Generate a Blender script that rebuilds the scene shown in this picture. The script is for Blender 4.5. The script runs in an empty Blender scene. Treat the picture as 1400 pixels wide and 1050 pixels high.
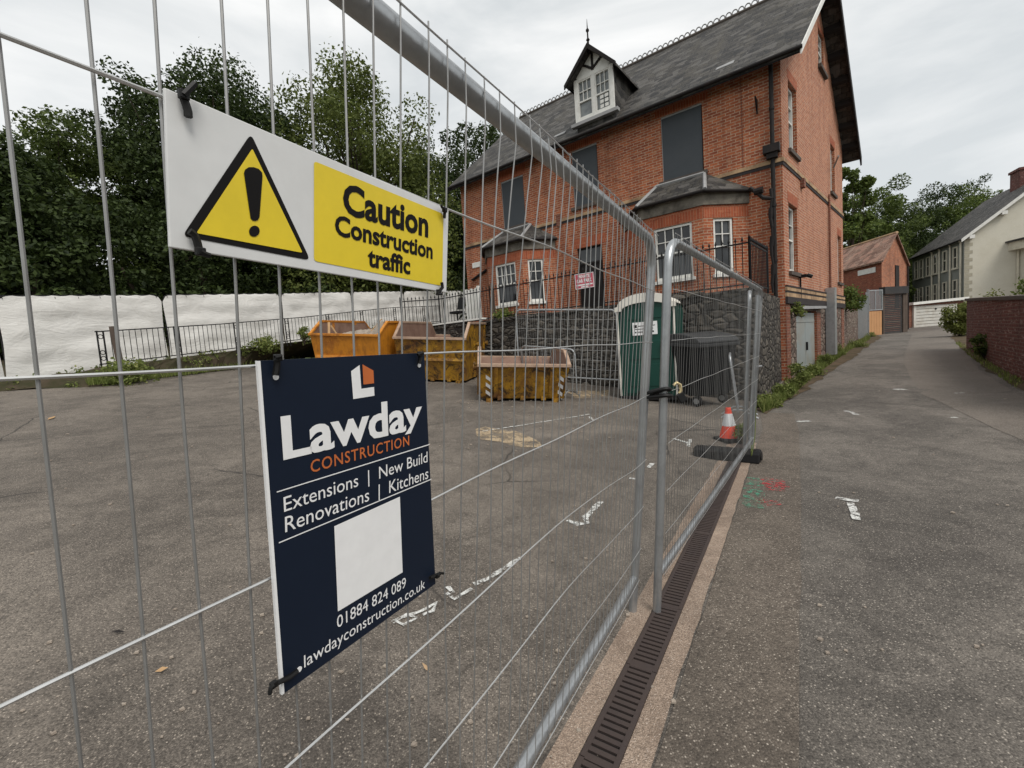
import bpy, bmesh, math, random
import numpy as np
from mathutils import Vector, Matrix
from mathutils.geometry import tessellate_polygon
sc = bpy.context.scene
COL = sc.collection
rnd = random.Random(7)
V = lambda *a: np.array(a, float)

# ------------------------------------------------------------------ camera model (survey of the place)
FPX, EYE = 600.0, 1.43
_p, _r = math.radians(4.57), math.radians(4.1)
cF = V(0, math.cos(_p), -math.sin(_p)); _R0 = V(1, 0, 0); _U0 = V(0, math.sin(_p), math.cos(_p))
cR = _R0*math.cos(_r) - _U0*math.sin(_r); cU = _U0*math.cos(_r) + _R0*math.sin(_r)
CAM = V(0, 0, EYE)
def ray(x, y): return cF + cR*((x-700)/FPX) - cU*((y-525)/FPX)
def onz(x, y, z):
    d = ray(x, y); return CAM + d*(z-EYE)/d[2]
def onplane(x, y, P0, n):
    d = ray(x, y); return CAM + d*(((P0-CAM)@n)/(d@n))
def at(x, y, D): return CAM + ray(x, y)*D
LF = V(.60, 2.20); UD = V(-.84, .54); VD = V(.54, .84); WD = V(.68, .73)
def ground(x, y):
    u = max(0., (x-LF[0])*UD[0] + (y-LF[1])*UD[1]); w = x*WD[0]+y*WD[1]
    return .1*min(u, 19) + float(np.interp(w, [12, 22, 36, 50], [0, .4, .7, .85]))
def uv2xy(u, v): return LF + UD*u + VD*v
def gnd(px, py):
    d = ray(px, py); lo = .3; t = .3
    while t < 90:
        P = CAM + d*t
        if P[2] <= ground(P[0], P[1]): break
        lo = t; t += .1
    hi = t
    for _ in range(30):
        m = (lo+hi)/2; P = CAM+d*m
        if P[2] <= ground(P[0], P[1]): hi = m
        else: lo = m
    P = CAM + d*hi; P[2] = ground(P[0], P[1]); return P
def G3(x, y, dz=0.): return V(x, y, ground(x, y)+dz)
def unit(a):
    a = np.asarray(a, float); return a/np.linalg.norm(a)

class Fr:
    """vertical plane frame: s along t, o outward along n, z up"""
    def __init__(s, P, t, n): s.P = np.asarray(P, float); s.t = np.asarray(t, float); s.n = np.asarray(n, float)
    def p(s, a, o, z): 
        q = s.P + s.t*a + s.n*o; return V(q[0], q[1], z)
    def hit(s, px, py, o=0.):
        q = onplane(px, py, s.P + s.n*o, s.n); return float((q-s.P)@s.t), float(q[2])

# ------------------------------------------------------------------ mesh builder
ORIG = {}
class MB:
    def __init__(s, T=None): s.v = []; s.f = []; s.m = []; s.T = T
    def add(s, vs, fs, mi=0):
        b = len(s.v)
        for q in vs:
            if s.T is not None: q = s.T @ Vector((float(q[0]), float(q[1]), float(q[2])))
            s.v.append((float(q[0]), float(q[1]), float(q[2])))
        for f in fs: s.f.append(tuple(b+i for i in f)); s.m.append(mi)
        return s
    def hexa(s, p, mi=0):   # p: 4 bottom ccw, 4 top
        return s.add(p, [(3,2,1,0),(4,5,6,7),(0,1,5,4),(1,2,6,5),(2,3,7,6),(3,0,4,7)], mi)
    def box(s, x0,x1,y0,y1,z0,z1, mi=0):
        return s.hexa([(x0,y0,z0),(x1,y0,z0),(x1,y1,z0),(x0,y1,z0),(x0,y0,z1),(x1,y0,z1),(x1,y1,z1),(x0,y1,z1)], mi)
    def fbox(s, F, s0,s1,o0,o1,z0,z1, mi=0):
        return s.hexa([F.p(s0,o0,z0),F.p(s1,o0,z0),F.p(s1,o1,z0),F.p(s0,o1,z0),F.p(s0,o0,z1),F.p(s1,o0,z1),F.p(s1,o1,z1),F.p(s0,o1,z1)], mi)
    def quad(s, a,b,c,d, mi=0): return s.add([a,b,c,d], [(0,1,2,3)], mi)
    def poly(s, pts, mi=0): return s.add(pts, [tuple(range(len(pts)))], mi)
    def prism(s, pts, off, mi=0):
        n = len(pts); off = np.asarray(off, float); vs = [np.asarray(p, float) for p in pts]
        vs = vs + [p+off for p in vs]
        fs = [tuple(range(n))[::-1], tuple(range(n, 2*n))] + [(i,(i+1)%n,n+(i+1)%n,n+i) for i in range(n)]
        return s.add(vs, fs, mi)
    def tube(s, pts, r, n=8, caps=True, mi=0, closed=False):
        pts = [np.asarray(p, float) for p in pts]; k = len(pts)
        rr = r if hasattr(r, '__len__') else [r]*k
        vs = []; fs = []
        nrm = None
        for i in range(k):
            if closed: t = pts[(i+1)%k]-pts[i-1]
            else: t = pts[min(i+1,k-1)]-pts[max(i-1,0)]
            t = t/(np.linalg.norm(t)+1e-12)
            if nrm is None:
                a = V(0,0,1) if abs(t[2]) < .9 else V(1,0,0)
                nrm = np.cross(t, a)
            nrm = nrm - t*(nrm@t); nrm /= (np.linalg.norm(nrm)+1e-12)
            b = np.cross(t, nrm)
            for j in range(n):
                an = 2*math.pi*j/n; vs.append(pts[i]+(nrm*math.cos(an)+b*math.sin(an))*rr[i])
        for i in range(k if closed else k-1):
            for j in range(n):
                i2 = (i+1)%k
                fs.append((i*n+j, i*n+(j+1)%n, i2*n+(j+1)%n, i2*n+j))
        if caps and not closed: fs += [tuple(range(n))[::-1], tuple((k-1)*n+j for j in range(n))]
        return s.add(vs, fs, mi)
    def lathe(s, prof, c=(0,0,0), n=24, mi=0, axis=(0,0,1)):
        ax = unit(axis); a = V(1,0,0) if abs(ax[0]) < .9 else V(0,1,0)
        e1 = unit(np.cross(ax, a)); e2 = np.cross(ax, e1); c = np.asarray(c, float)
        vs = []; fs = []
        for (r, z) in prof:
            for j in range(n):
                an = 2*math.pi*j/n; vs.append(c+ax*z+(e1*math.cos(an)+e2*math.sin(an))*r)
        for i in range(len(prof)-1):
            for j in range(n): fs.append((i*n+j, i*n+(j+1)%n, (i+1)*n+(j+1)%n, (i+1)*n+j))
        fs += [tuple(range(n))[::-1], tuple((len(prof)-1)*n+j for j in range(n))]
        return s.add(vs, fs, mi)
    def sphere(s, c, r, n=8, m=6, sq=(1,1,1), mi=0):
        vs = []; fs = []
        for i in range(m+1):
            th = math.pi*i/m
            for j in range(n):
                ph = 2*math.pi*j/n
                vs.append((c[0]+r*sq[0]*math.sin(th)*math.cos(ph), c[1]+r*sq[1]*math.sin(th)*math.sin(ph), c[2]+r*sq[2]*math.cos(th)))
        for i in range(m):
            for j in range(n): fs.append((i*n+j, i*n+(j+1)%n, (i+1)*n+(j+1)%n, (i+1)*n+j))
        return s.add(vs, fs, mi)
    def build(s, name, mats, parent=None, local=False, smooth=False, bevel=0., recalc=True, origin=None, seg=2):
        if not isinstance(mats, (list, tuple)): mats = [mats]
        v = np.array(s.v, float).reshape(-1, 3)
        if parent is not None:
            o = V(0,0,0) if local else ORIG[parent.name]
        elif local: o = V(0,0,0)
        elif origin is not None: o = np.asarray(origin, float)
        else:
            o = V((v[:,0].min()+v[:,0].max())/2, (v[:,1].min()+v[:,1].max())/2, v[:,2].min())
        me = bpy.data.meshes.new(name)
        me.from_pydata([tuple(q) for q in (v-o)], [], s.f)
        for m in mats: me.materials.append(m)
        if len(mats) > 1: me.polygons.foreach_set('material_index', s.m)
        if recalc:
            bm = bmesh.new(); bm.from_mesh(me)
            if smooth or bevel: bmesh.ops.remove_doubles(bm, verts=bm.verts, dist=1e-6)
            bmesh.ops.recalc_face_normals(bm, faces=bm.faces); bm.to_mesh(me); bm.free()
        metric_uv(me, o)
        if smooth:
            me.polygons.foreach_set('use_smooth', [True]*len(me.polygons))
            try: me.set_sharp_from_angle(angle=math.radians(smooth if smooth is not True else 40))
            except Exception: pass
        ob = bpy.data.objects.new(name, me); COL.objects.link(ob)
        if parent is not None:
            ob.parent = parent; ORIG[ob.name] = ORIG[parent.name]
        else:
            ob.location = o; ORIG[ob.name] = o
        if bevel:
            md = ob.modifiers.new('bevel', 'BEVEL'); md.width = bevel; md.segments = seg; md.limit_method = 'ANGLE'
            md.angle_limit = math.radians(35)
        return ob
def metric_uv(me, o):
    n = len(me.loops)
    if not n: return
    uvl = me.uv_layers.new(name='UVMap')
    co = np.empty(len(me.vertices)*3); me.vertices.foreach_get('co', co); co = co.reshape(-1,3)+o
    li = np.empty(n, int); me.loops.foreach_get('vertex_index', li)
    nf = len(me.polygons); fn = np.empty(nf*3); me.polygons.foreach_get('normal', fn); fn = fn.reshape(-1,3)
    tot = np.empty(nf, int); me.polygons.foreach_get('loop_total', tot)
    fid = np.repeat(np.arange(nf), tot)
    N = fn[fid]; P = co[li]
    t = np.stack([-N[:,1], N[:,0], np.zeros(n)], 1); L = np.linalg.norm(t, axis=1)
    flat = L < .3
    t = t/np.maximum(L, 1e-9)[:,None]; t[flat] = (1,0,0)
    b = np.cross(N, t); b[flat] = (0,1,0)
    uv = np.stack([(P*t).sum(1), (P*b).sum(1)], 1)
    uvl.data.foreach_set('uv', uv.ravel())

def thing(name, label, cat, loc, group=None, rot=None):
    o = bpy.data.objects.new(name, None); COL.objects.link(o); o.empty_display_size = .2
    o.location = [float(q) for q in loc]
    if rot is not None: o.rotation_euler = rot.to_euler()
    ORIG[o.name] = V(*[float(q) for q in loc])
    return tag(o, label, cat, group)
def tag(o, label, cat, group=None):
    o['label'] = label; o['category'] = cat
    if group: o['group'] = group
    return o
def struct(o): o['kind'] = 'structure'; return o
def stuff(o, label=None, cat=None):
    o['kind'] = 'stuff'
    if label: o['label'] = label; o['category'] = cat
    return o
def dup(root, label, loc=None, rotz=None, scale=None):
    def cp(o, par):
        c = o.copy(); COL.objects.link(c); c.parent = par
        ORIG[c.name] = ORIG[o.name]
        for ch in [q for q in bpy.data.objects if q.parent == o]: cp(ch, c)
        return c
    r = cp(root, None); r['label'] = label
    if loc is not None: r.location = [float(q) for q in loc]
    if rotz is not None: r.rotation_euler = (0,0,rotz)
    if scale is not None: r.scale = scale
    return r
def basis(x, z):
    """rotation whose local x follows x and local z is close to z"""
    x = unit(x); z = np.asarray(z, float); z = unit(z - x*(z@x)); y = np.cross(z, x)
    return Matrix((x, y, z)).transposed()
def gnormal(x, y, e=.05):
    return unit(V(-(ground(x+e,y)-ground(x-e,y))/(2*e), -(ground(x,y+e)-ground(x,y-e))/(2*e), 1))

# ------------------------------------------------------------------ materials
class NT:
    def __init__(s, name):
        s.mat = bpy.data.materials.new(name); s.mat.use_nodes = True; s.t = s.mat.node_tree
        s.b = s.t.nodes['Principled BSDF']; s.out = s.t.nodes['Material Output']
    def n(s, ty, ins=None, **kw):
        nd = s.t.nodes.new(ty)
        for k, v in kw.items(): setattr(nd, k, v)
        for k, v in (ins or {}).items(): s.set(nd.inputs[k], v)
        return nd
    def set(s, sock, v):
        if isinstance(v, bpy.types.NodeSocket): s.t.links.new(v, sock)
        elif isinstance(v, tuple) and len(v) == 3 and sock.type == 'RGBA': sock.default_value = (*v, 1)
        else: sock.default_value = v
    def pos(s): return s.n('ShaderNodeNewGeometry').outputs['Position']
    def uv(s): return s.n('ShaderNodeTexCoord').outputs['UV']
    def obj(s): return s.n('ShaderNodeTexCoord').outputs['Object']
    def mapv(s, v, scale=(1,1,1), loc=(0,0,0)): return s.n('ShaderNodeMapping', {'Vector': v, 'Scale': scale, 'Location': loc}).outputs[0]
    def noise(s, v, scale, detail=4, rough=.6, dist=0.): return s.n('ShaderNodeTexNoise', {'Vector': v, 'Scale': scale, 'Detail': detail, 'Roughness': rough, 'Distortion': dist}).outputs['Fac']
    def voro(s, v, scale, feature='F1', out='Distance', rand=1.): return s.n('ShaderNodeTexVoronoi', {'Vector': v, 'Scale': scale, 'Randomness': rand}, feature=feature).outputs[out]
    def ramp(s, f, *stops):
        nd = s.n('ShaderNodeValToRGB', {'Fac': f}); e = nd.color_ramp.elements
        while len(e) < len(stops): e.new(.5)
        for el, (p, c) in zip(e, stops):
            el.position = p; el.color = (c,c,c,1) if not isinstance(c, tuple) else (*c, 1)
        return nd.outputs['Color']
    def mix(s, f, a, b, mode='MIX'):
        nd = s.n('ShaderNodeMix', data_type='RGBA', blend_type=mode)
        s.set(nd.inputs[0], f); s.set(nd.inputs[6], a); s.set(nd.inputs[7], b); return nd.outputs[2]
    def math(s, op, a, b=0.):
        nd = s.n('ShaderNodeMath', operation=op); s.set(nd.inputs[0], a); s.set(nd.inputs[1], b); return nd.outputs[0]
    def bump(s, h, st=.3, d=.01): 
        s.t.links.new(s.n('ShaderNodeBump', {'Height': h, 'Strength': st, 'Distance': d}).outputs[0], s.b.inputs['Normal']); return s
    def fin(s, col, rough=.8, metal=0., spec=.3):
        s.set(s.b.inputs['Base Color'], col); s.set(s.b.inputs['Roughness'], rough); s.set(s.b.inputs['Metallic'], metal)
        s.set(s.b.inputs['Specular IOR Level'], spec); return s.mat
def dirty(name, col, rough=.6, metal=0., spec=.3, dirt=None, amt=.5, scale=3., fine=40., bump=.0, lo=.45, hi=.75):
    """a plain surface with dirt blotches and a fine grain"""
    m = NT(name); p = m.pos()
    d = dirt or tuple(c*.45 for c in col)
    f = m.ramp(m.noise(p, scale, 6, .65), (lo, 0.), (hi, amt))
    c = m.mix(f, col, d)
    c = m.mix(m.ramp(m.noise(p, fine, 3), (.3, 0.), (.7, .25)), c, tuple(q*.75 for q in col))
    if bump: m.bump(m.noise(p, fine, 4), bump, .004)
    return m.fin(c, rough, metal, spec)
def brick(name, c1, c2, mortar, stain=(.05,.03,.025), stamt=.55, bw=.225, rh=.075, pale=(.42,.25,.15), msz=.010, stlo=.5):
    m = NT(name); uv = m.uv(); p = m.pos()
    bt = m.n('ShaderNodeTexBrick', {'Vector': uv, 'Color1': c1, 'Color2': c2, 'Mortar': mortar, 'Scale': 1., 'Mortar Size': msz, 'Mortar Smooth': .15, 'Bias': 0., 'Brick Width': bw, 'Row Height': rh})
    c = bt.outputs['Color']
    c = m.mix(m.ramp(m.noise(m.mapv(uv, (4.4, 13.3, 1)), 1., 1), (.58, 0.), (.68, .5)), c, pale)
    c = m.mix(m.ramp(m.noise(m.mapv(uv, (4.4, 13.3, 1), (31,7,0)), 1., 1), (.60, 0.), (.70, .55)), c, tuple(q*.55 for q in c1))
    c = m.mix(m.ramp(m.noise(p, .45, 6, .7), (stlo, 0.), (stlo+.28, stamt)), c, stain)
    c = m.mix(m.ramp(m.noise(p, 22., 4), (.35, 0.), (.7, .3)), c, tuple(q*.6 for q in c2))
    c = m.mix(m.ramp(m.noise(m.mapv(p, (1.5, 1.5, .16)), 1.6, 6, .7), (.50, 0.), (.68, stamt*.7)), c, tuple(q*.4 for q in c2))
    m.bump(m.math('ADD', m.math('MULTIPLY', bt.outputs['Fac'], -1.), m.math('MULTIPLY', m.noise(p, 60, 3), .5)), .6, .008)
    return m.fin(c, .85)
def slate(name, c1, c2, gap, w=.3, h=.22, lich=(.11,.10,.07), lamt=.6):
    m = NT(name); uv = m.uv(); p = m.pos()
    bt = m.n('ShaderNodeTexBrick', {'Vector': uv, 'Color1': c1, 'Color2': c2, 'Mortar': gap, 'Scale': 1., 'Mortar Size': .012, 'Mortar Smooth': .3, 'Bias': 0., 'Brick Width': w, 'Row Height': h})
    c = m.mix(m.ramp(m.noise(m.mapv(uv, (1., .35, 1)), 1.6, 7, .75), (.45, 0.), (.72, lamt)), bt.outputs['Color'], lich)
    c = m.mix(m.ramp(m.noise(p, 14, 5), (.52, 0.), (.68, .5)), c, tuple(q*1.5 for q in lich))
    cell = m.n('ShaderNodeSeparateColor', {'Color': m.voro(m.mapv(uv, (1/w, 1/h, 1)), 1., 'F1', 'Color', .55)}).outputs[0]
    c = m.mix(m.ramp(cell, (.70, 0.), (.78, .5), (1., .8)), c, tuple(q*1.7 for q in c2))
    c = m.mix(m.ramp(cell, (.0, .7), (.3, 0.)), c, tuple(q*.6 for q in c1))
    m.bump(m.math('ADD', m.math('MULTIPLY', bt.outputs['Fac'], -1.), m.math('ADD', m.noise(p, 25, 4), m.math('MULTIPLY', cell, .8))), .9, .02)
    return m.fin(c, .7)
def rubble(name, cols, mortar, sc_=(4.2, 6.5, 1), amt=.6):
    m = NT(name); uv = m.uv(); p = m.pos()
    w = m.n('ShaderNodeTexNoise', {'Vector': uv, 'Scale': 3., 'Detail': 2.}).outputs['Color']
    uvw = m.mix(.06, uv, w)
    uvs = m.mapv(uvw, sc_)
    cell = m.voro(uvs, 1., 'F1', 'Color'); edge = m.voro(uvs, 1., 'DISTANCE_TO_EDGE')
    v = m.n('ShaderNodeSeparateColor', {'Color': cell}).outputs[0]
    c = m.ramp(v, *[(i/(len(cols)-1), q) for i, q in enumerate(cols)])
    c = m.mix(m.ramp(m.noise(p, 18, 5), (.35, 0.), (.7, .55)), c, tuple(q*.5 for q in cols[0]))
    k = m.ramp(edge, (.02, 1.), (.11, 0.))
    c = m.mix(k, c, mortar)
    m.bump(m.math('ADD', m.ramp(edge, (0., 0.), (.25, 1.)), m.math('MULTIPLY', m.noise(p, 30, 5), .4)), .9, .04)
    return m.fin(c, .9)
def asphalt(name, a, b, spk, cell=110., crack=.0, patch=.35, damp=None):
    m = NT(name); p = m.pos()
    big = m.noise(p, .42, 8, .68, .5); mid = m.noise(p, 2.2, 9, .78, .9); fine = m.noise(p, 170., 3, .7)
    c = m.mix(m.ramp(big, (.43, 0.), (.57, 1.)), a, b)
    c = m.mix(m.ramp(fine, (.35, .55), (.55, 0.)), c, tuple(q*.35 for q in a)); c = m.mix(m.ramp(fine, (.5, 0.), (.68, .4)), c, tuple(q*1.7 for q in b))
    c = m.mix(m.ramp(mid, (.46, 0.), (.62, patch)), c, tuple(q*.50 for q in a))
    c = m.mix(m.ramp(m.noise(m.mapv(p, (1,1,1), (3,8,1)), 3.1, 8, .8, 1.2), (.54, 0.), (.66, patch*.7)), c, tuple(q*1.32 for q in b))
    c = m.mix(m.ramp(m.noise(p, 1.1, 5, .7, .3), (.52, 0.), (.72, .4)), c, tuple(q*1.35 for q in b))
    cc = m.n('ShaderNodeSeparateColor', {'Color': m.voro(p, cell, 'F1', 'Color')}).outputs[0]
    dd = m.voro(p, cell)
    stone = m.math('MULTIPLY', m.ramp(cc, (.74, 0.), (.80, .35), (.93, .5), (.95, 1.)), m.ramp(dd, (.25, 1.), (.5, 0.)))
    c = m.mix(m.ramp(cc, (.0, .6), (.45, 0.)), c, tuple(q*.35 for q in a))
    c = m.mix(stone, c, spk)
    if crack:
        q = m.mix(.25, p, m.n('ShaderNodeTexNoise', {'Vector': p, 'Scale': 1.3, 'Detail': 4.}).outputs['Color'])
        e = m.voro(q, .55, 'DISTANCE_TO_EDGE')
        k = m.math('MULTIPLY', m.ramp(e, (.0, 1.), (.007, 0.)), m.ramp(m.noise(p, .6, 2), (.48, 0.), (.56, crack)))
        c = m.mix(k, c, (.025,.022,.02))
        e2 = m.ramp(m.noise(m.mapv(p, (1,1,1), (9,4,2)), 1.4, 3), (.70, 0.), (.78, .55)); c = m.mix(e2, c, (.035,.03,.027))
    m.bump(m.math('ADD', m.math('MULTIPLY', dd, -1.), m.math('MULTIPLY', m.noise(p, 40, 5), 1.2)), .6, .007)
    return m.fin(c, .82, 0., .35)
def leafmat(name, dark, light, trans=.25, yel=None):
    m = NT(name)
    r = m.n('ShaderNodeNewGeometry').outputs['Random Per Island']
    c = m.ramp(r, (0., dark), (.75, light), (1., yel or tuple(q*1.35 for q in light)))
    c = m.mix(m.ramp(m.noise(m.pos(), .5, 3), (.4, 0.), (.65, .55)), c, tuple((x+y)/2*1.15 for x, y in zip(dark, light)))
    m.fin(c, .65, 0., .25)
    tr = m.n('ShaderNodeBsdfTranslucent', {'Color': c}); mx = m.n('ShaderNodeMixShader', {0: trans})
    m.t.links.new(m.b.outputs[0], mx.inputs[1]); m.t.links.new(tr.outputs[0], mx.inputs[2]); m.t.links.new(mx.outputs[0], m.out.inputs[0])
    return m.mat
M = {}
M['galv'] = dirty('galvanised_steel', (.43,.445,.455), .38, .75, .5, (.24,.25,.26), .7, 9., 60, .15)
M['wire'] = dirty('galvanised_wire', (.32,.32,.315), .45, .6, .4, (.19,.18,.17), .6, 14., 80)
M['wiredull'] = dirty('dark_wire', (.17,.17,.165), .55, .35, .3, (.10,.095,.09), .6, 14., 80)  # darker copy of the wire, toned down to cut its bright glare
M['lid'] = dirty('paler_bin_lid', (.040,.041,.043), .55, 0, .2, (.06,.06,.06), .6, 2)  # lid and rim in a paler grey than the bin body
M['wirelit'] = dirty('skylit_cross_wire', (.62,.62,.61), .32, .7, .5, (.36,.35,.34), .5, 14., 80)  # paler copy of the wire: sky light on the cross wires put into the colour
M['frieze'] = dirty('stained_bay_frieze', (.20,.18,.15), .9, 0, .15, (.05,.045,.04), .85, 2.5, 14, 0, .42, .62)
M['brick'] = brick('red_house_brick', (.47,.138,.056), (.25,.064,.032), (.46,.33,.23), stain=(.06,.03,.022), stamt=.62, stlo=.48)
M['brickgable'] = brick('bleached_gable_brick', (.51,.195,.098), (.36,.115,.058), (.48,.37,.28), stain=(.20,.095,.06), stamt=.5, pale=(.54,.38,.28))
M['brickdark'] = brick('weathered_brick', (.24,.075,.045), (.16,.055,.035), (.22,.15,.11), stamt=.6)
M['rubbed'] = brick('rubbed_red_brick', (.40,.105,.046), (.30,.072,.034), (.40,.20,.12), bw=.075, rh=.3, stamt=.35, pale=(.44,.18,.09), msz=.007)
M['brickred'] = brick('dark_red_wall_brick', (.16,.043,.033), (.10,.032,.028), (.18,.12,.10), stamt=.6, pale=(.42,.33,.29))
M['slate'] = slate('roof_slate', (.022,.022,.024), (.066,.062,.058), (.008,.008,.008), lich=(.088,.078,.060), lamt=.75)
M['tile'] = slate('clay_tile', (.16,.072,.046), (.21,.115,.082), (.03,.02,.02), .42, .30, (.40,.29,.22), .95)
M['outbrick'] = brick('outbuilding_brick', (.33,.085,.045), (.22,.055,.033), (.26,.16,.11), stamt=.45)
M['stone'] = rubble('rubble_stone', [(.040,.036,.032),(.088,.077,.066),(.165,.145,.12),(.06,.053,.047)], (.028,.025,.022), (4.0, 7.6, 1))
M['stonewarm'] = rubble('warm_rubble_stone', [(.13,.085,.07),(.23,.18,.145),(.32,.27,.22),(.17,.09,.07)], (.07,.05,.04))
M['band'] = dirty('buff_brick_band', (.47,.32,.19), .85, 0, .2, (.16,.095,.06), .85, 2.6, 20, 0, .42, .62)
M['blueband'] = dirty('blue_brick_band', (.045,.038,.038), .75, 0, .15)
M['white'] = dirty('white_gloss_paint', (.74,.73,.69), .45, 0, .4, (.42,.40,.34), .5, 5.)
M['black'] = dirty('black_iron', (.014,.014,.015), .6, 0, .15)
M['blackpipe'] = dirty('black_pipe', (.017,.015,.015), .6, 0, .18, (.045,.03,.024), .6, 5)
M['board'] = dirty('grey_window_board', (.050,.058,.066), .6, 0, .3, (.075,.08,.085), .5, 1.3)
M['fascia'] = dirty('dark_fascia', (.020,.017,.016), .7, 0, .15)
M['dark'] = dirty('dark_recess', (.022,.019,.018), .9)
M['sill'] = dirty('dark_stone_sill', (.10,.085,.075), .9, 0, .2)
M['lead'] = dirty('lead_flashing', (.33,.33,.33), .6, 0, .3)
m = NT('window_glass'); M['glass'] = m.fin(m.mix(m.ramp(m.noise(m.pos(), .9, 3), (.4,0.),(.65,1.)), (.012,.014,.016), (.05,.055,.058)), .06, 0, .5)
m = NT('whitened_glass'); M['paleglass'] = m.fin(m.mix(m.ramp(m.noise(m.pos(), 3, 3), (.4,0.),(.65,1.)), (.20,.22,.22), (.13,.14,.145)), .2, 0, .5)
M['asph'] = asphalt('car_park_asphalt', (.110,.094,.079), (.198,.170,.142), (.40,.345,.285), 125., .95, .55)
M['lane'] = asphalt('lane_asphalt', (.096,.085,.074), (.182,.161,.139), (.42,.375,.32), 118., .0, .55)
M['foot'] = asphalt('brown_strip_asphalt', (.112,.092,.074), (.160,.133,.108), (.42,.37,.31), 112., 0, .5)
M['pale'] = asphalt('pale_brown_asphalt', (.150,.130,.110), (.178,.154,.131), (.40,.36,.31), 110., 0, .25)
M['conc'] = asphalt('gravel_concrete', (.28,.205,.155), (.37,.285,.22), (.58,.50,.43), 190., 0, .6)
M['grate'] = dirty('rusted_drain_iron', (.064,.048,.043), .75, .2, .3, (.05,.04,.04), .7, 12, 90, .3)
def spray(name, col, lo, hi, sc_):
    lo -= .05; hi -= .04
    m = NT(name); p = m.pos(); m.fin(m.mix(m.noise(p, 30, 3), col, tuple(q*.8 for q in col)), .85, 0, .2)
    f = m.math('MULTIPLY', m.ramp(m.noise(p, sc_, 6, .75), (lo, 0.), (hi, 1.)), m.ramp(m.voro(p, 85.), (.15, .35), (.5, 1.)))
    m.set(m.b.inputs['Alpha'], f); return m.mat
M['whitemark'] = spray('white_spray_paint', (.70,.70,.67), .46, .58, 26)
M['greenmark'] = spray('green_spray_paint', (.10,.33,.22), .54, .68, 20)
M['redmark'] = spray('red_spray_paint', (.52,.075,.08), .54, .68, 20)
M['sand'] = spray('spilt_sand', (.44,.34,.225), .46, .60, 5)
M['soil'] = dirty('leafy_soil', (.115,.082,.055), .95, 0, .1, (.055,.048,.028), .9, 2.5, 18, .5, .4, .6)
M['bank'] = dirty('bank_soil', (.070,.055,.038), .95, 0, .1, (.032,.036,.016), .9, 2.2, 14, .6, .4, .6)
M['grassground'] = dirty('grassy_ground', (.055,.068,.028), .95, 0, .1, (.03,.035,.018), .8, .6, 8)
def skipmat(name, paint, wear, amt):
    m = NT(name); p = m.obj()
    big = m.noise(p, 1.7, 8, .72, .4)
    c = m.mix(m.ramp(big, (.52-amt*.16, 0.), (.60, 1.)), paint, wear)
    c = m.mix(m.ramp(m.noise(m.mapv(p, (3, 3, .5)), 2.2, 5), (.5, 0.), (.7, .45)), c, (.13,.05,.018))
    c = m.mix(m.ramp(m.noise(p, 4.5, 8, .8, .8), (.60-amt*.10, 0.), (.66-amt*.08, .95*amt)), c, (.026,.016,.012))
    c = m.mix(m.ramp(m.noise(m.mapv(p, (1,1,1), (5,1,8)), 11, 5, .7), (.60, 0.), (.68, .7)), c, tuple(q*1.25 for q in paint))
    m.bump(m.noise(p, 6, 5), .25, .02)
    return m.fin(c, m.ramp(big, (.5, .45), (.6, .8)), 0, .35)
M['skipnew'] = skipmat('orange_skip_paint', (.52,.20,.018), (.33,.115,.016), .25)
M['skipold'] = skipmat('worn_yellow_skip_paint', (.42,.225,.018), (.14,.062,.018), .95)
M['skipgreen'] = skipmat('worn_green_skip_paint', (.045,.060,.040), (.15,.08,.04), .7)
M['skipin'] = dirty('scraped_skip_inside', (.26,.165,.125), .8, .1, .3, (.12,.06,.04), .8, 3, 25, .3)
M['skiprim'] = dirty('bare_skip_rim', (.42,.30,.22), .7, .1, .3, (.2,.1,.06), .8, 6)
M['rubber'] = dirty('black_rubber', (.015,.015,.016), .8, 0, .2, (.045,.04,.036), .6, 8, 60, .3)
M['plastic'] = dirty('grey_bin_plastic', (.011,.0115,.0125), .6, 0, .15, (.02,.02,.02), .6, 2)
M['toilet'] = dirty('green_toilet_plastic', (.006,.052,.038), .45, 0, .3, (.005,.035,.026), .6, 2)
M['toiletroof'] = dirty('white_toilet_roof', (.72,.69,.62), .5, 0, .4, (.5,.46,.38), .4, 3)
M['orange'] = dirty('cone_orange', (.78,.075,.035), .5, 0, .4, (.5,.05,.03), .5, 9)
M['reflect'] = dirty('cone_white_sleeve', (.70,.71,.72), .4, 0, .4)
M['signwhite'] = dirty('sign_white', (.66,.665,.66), .45, 0, .4, (.55,.55,.54), .4, 4)
M['signyellow'] = dirty('sign_yellow', (.74,.56,.022), .45, 0, .4, (.62,.47,.02), .5, 5)
M['signblack'] = dirty('sign_black', (.010,.009,.009), .6, 0, .12)
M['navy'] = dirty('sign_navy', (.0070,.0125,.026), .45, 0, .22, (.009,.015,.030), .6, 5)
M['signorange'] = dirty('sign_orange', (.60,.16,.045), .45, 0, .4)
M['signprint'] = dirty('sign_print_white', (.80,.80,.80), .45, 0, .4, (.74,.74,.74), .3)
M['signred'] = dirty('sign_red', (.55,.085,.125), .5, 0, .4)
M['tie'] = dirty('black_nylon', (.008,.008,.008), .5, 0, .25)
M['brass'] = dirty('brass_shackle', (.62,.50,.28), .3, .8, .5)
M['wood'] = dirty('raw_timber', (.42,.27,.14), .8, 0, .2, (.25,.15,.08), .6, 4)
M['ply'] = dirty('orange_plywood', (.50,.27,.13), .8, 0, .2, (.36,.18,.08), .6, 2)
M['postwood'] = dirty('weathered_post', (.11,.085,.07), .9, 0, .1)
M['debris'] = dirty('rubble_debris', (.34,.29,.24), .95, 0, .1, (.14,.11,.09), .8, 5)
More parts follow.
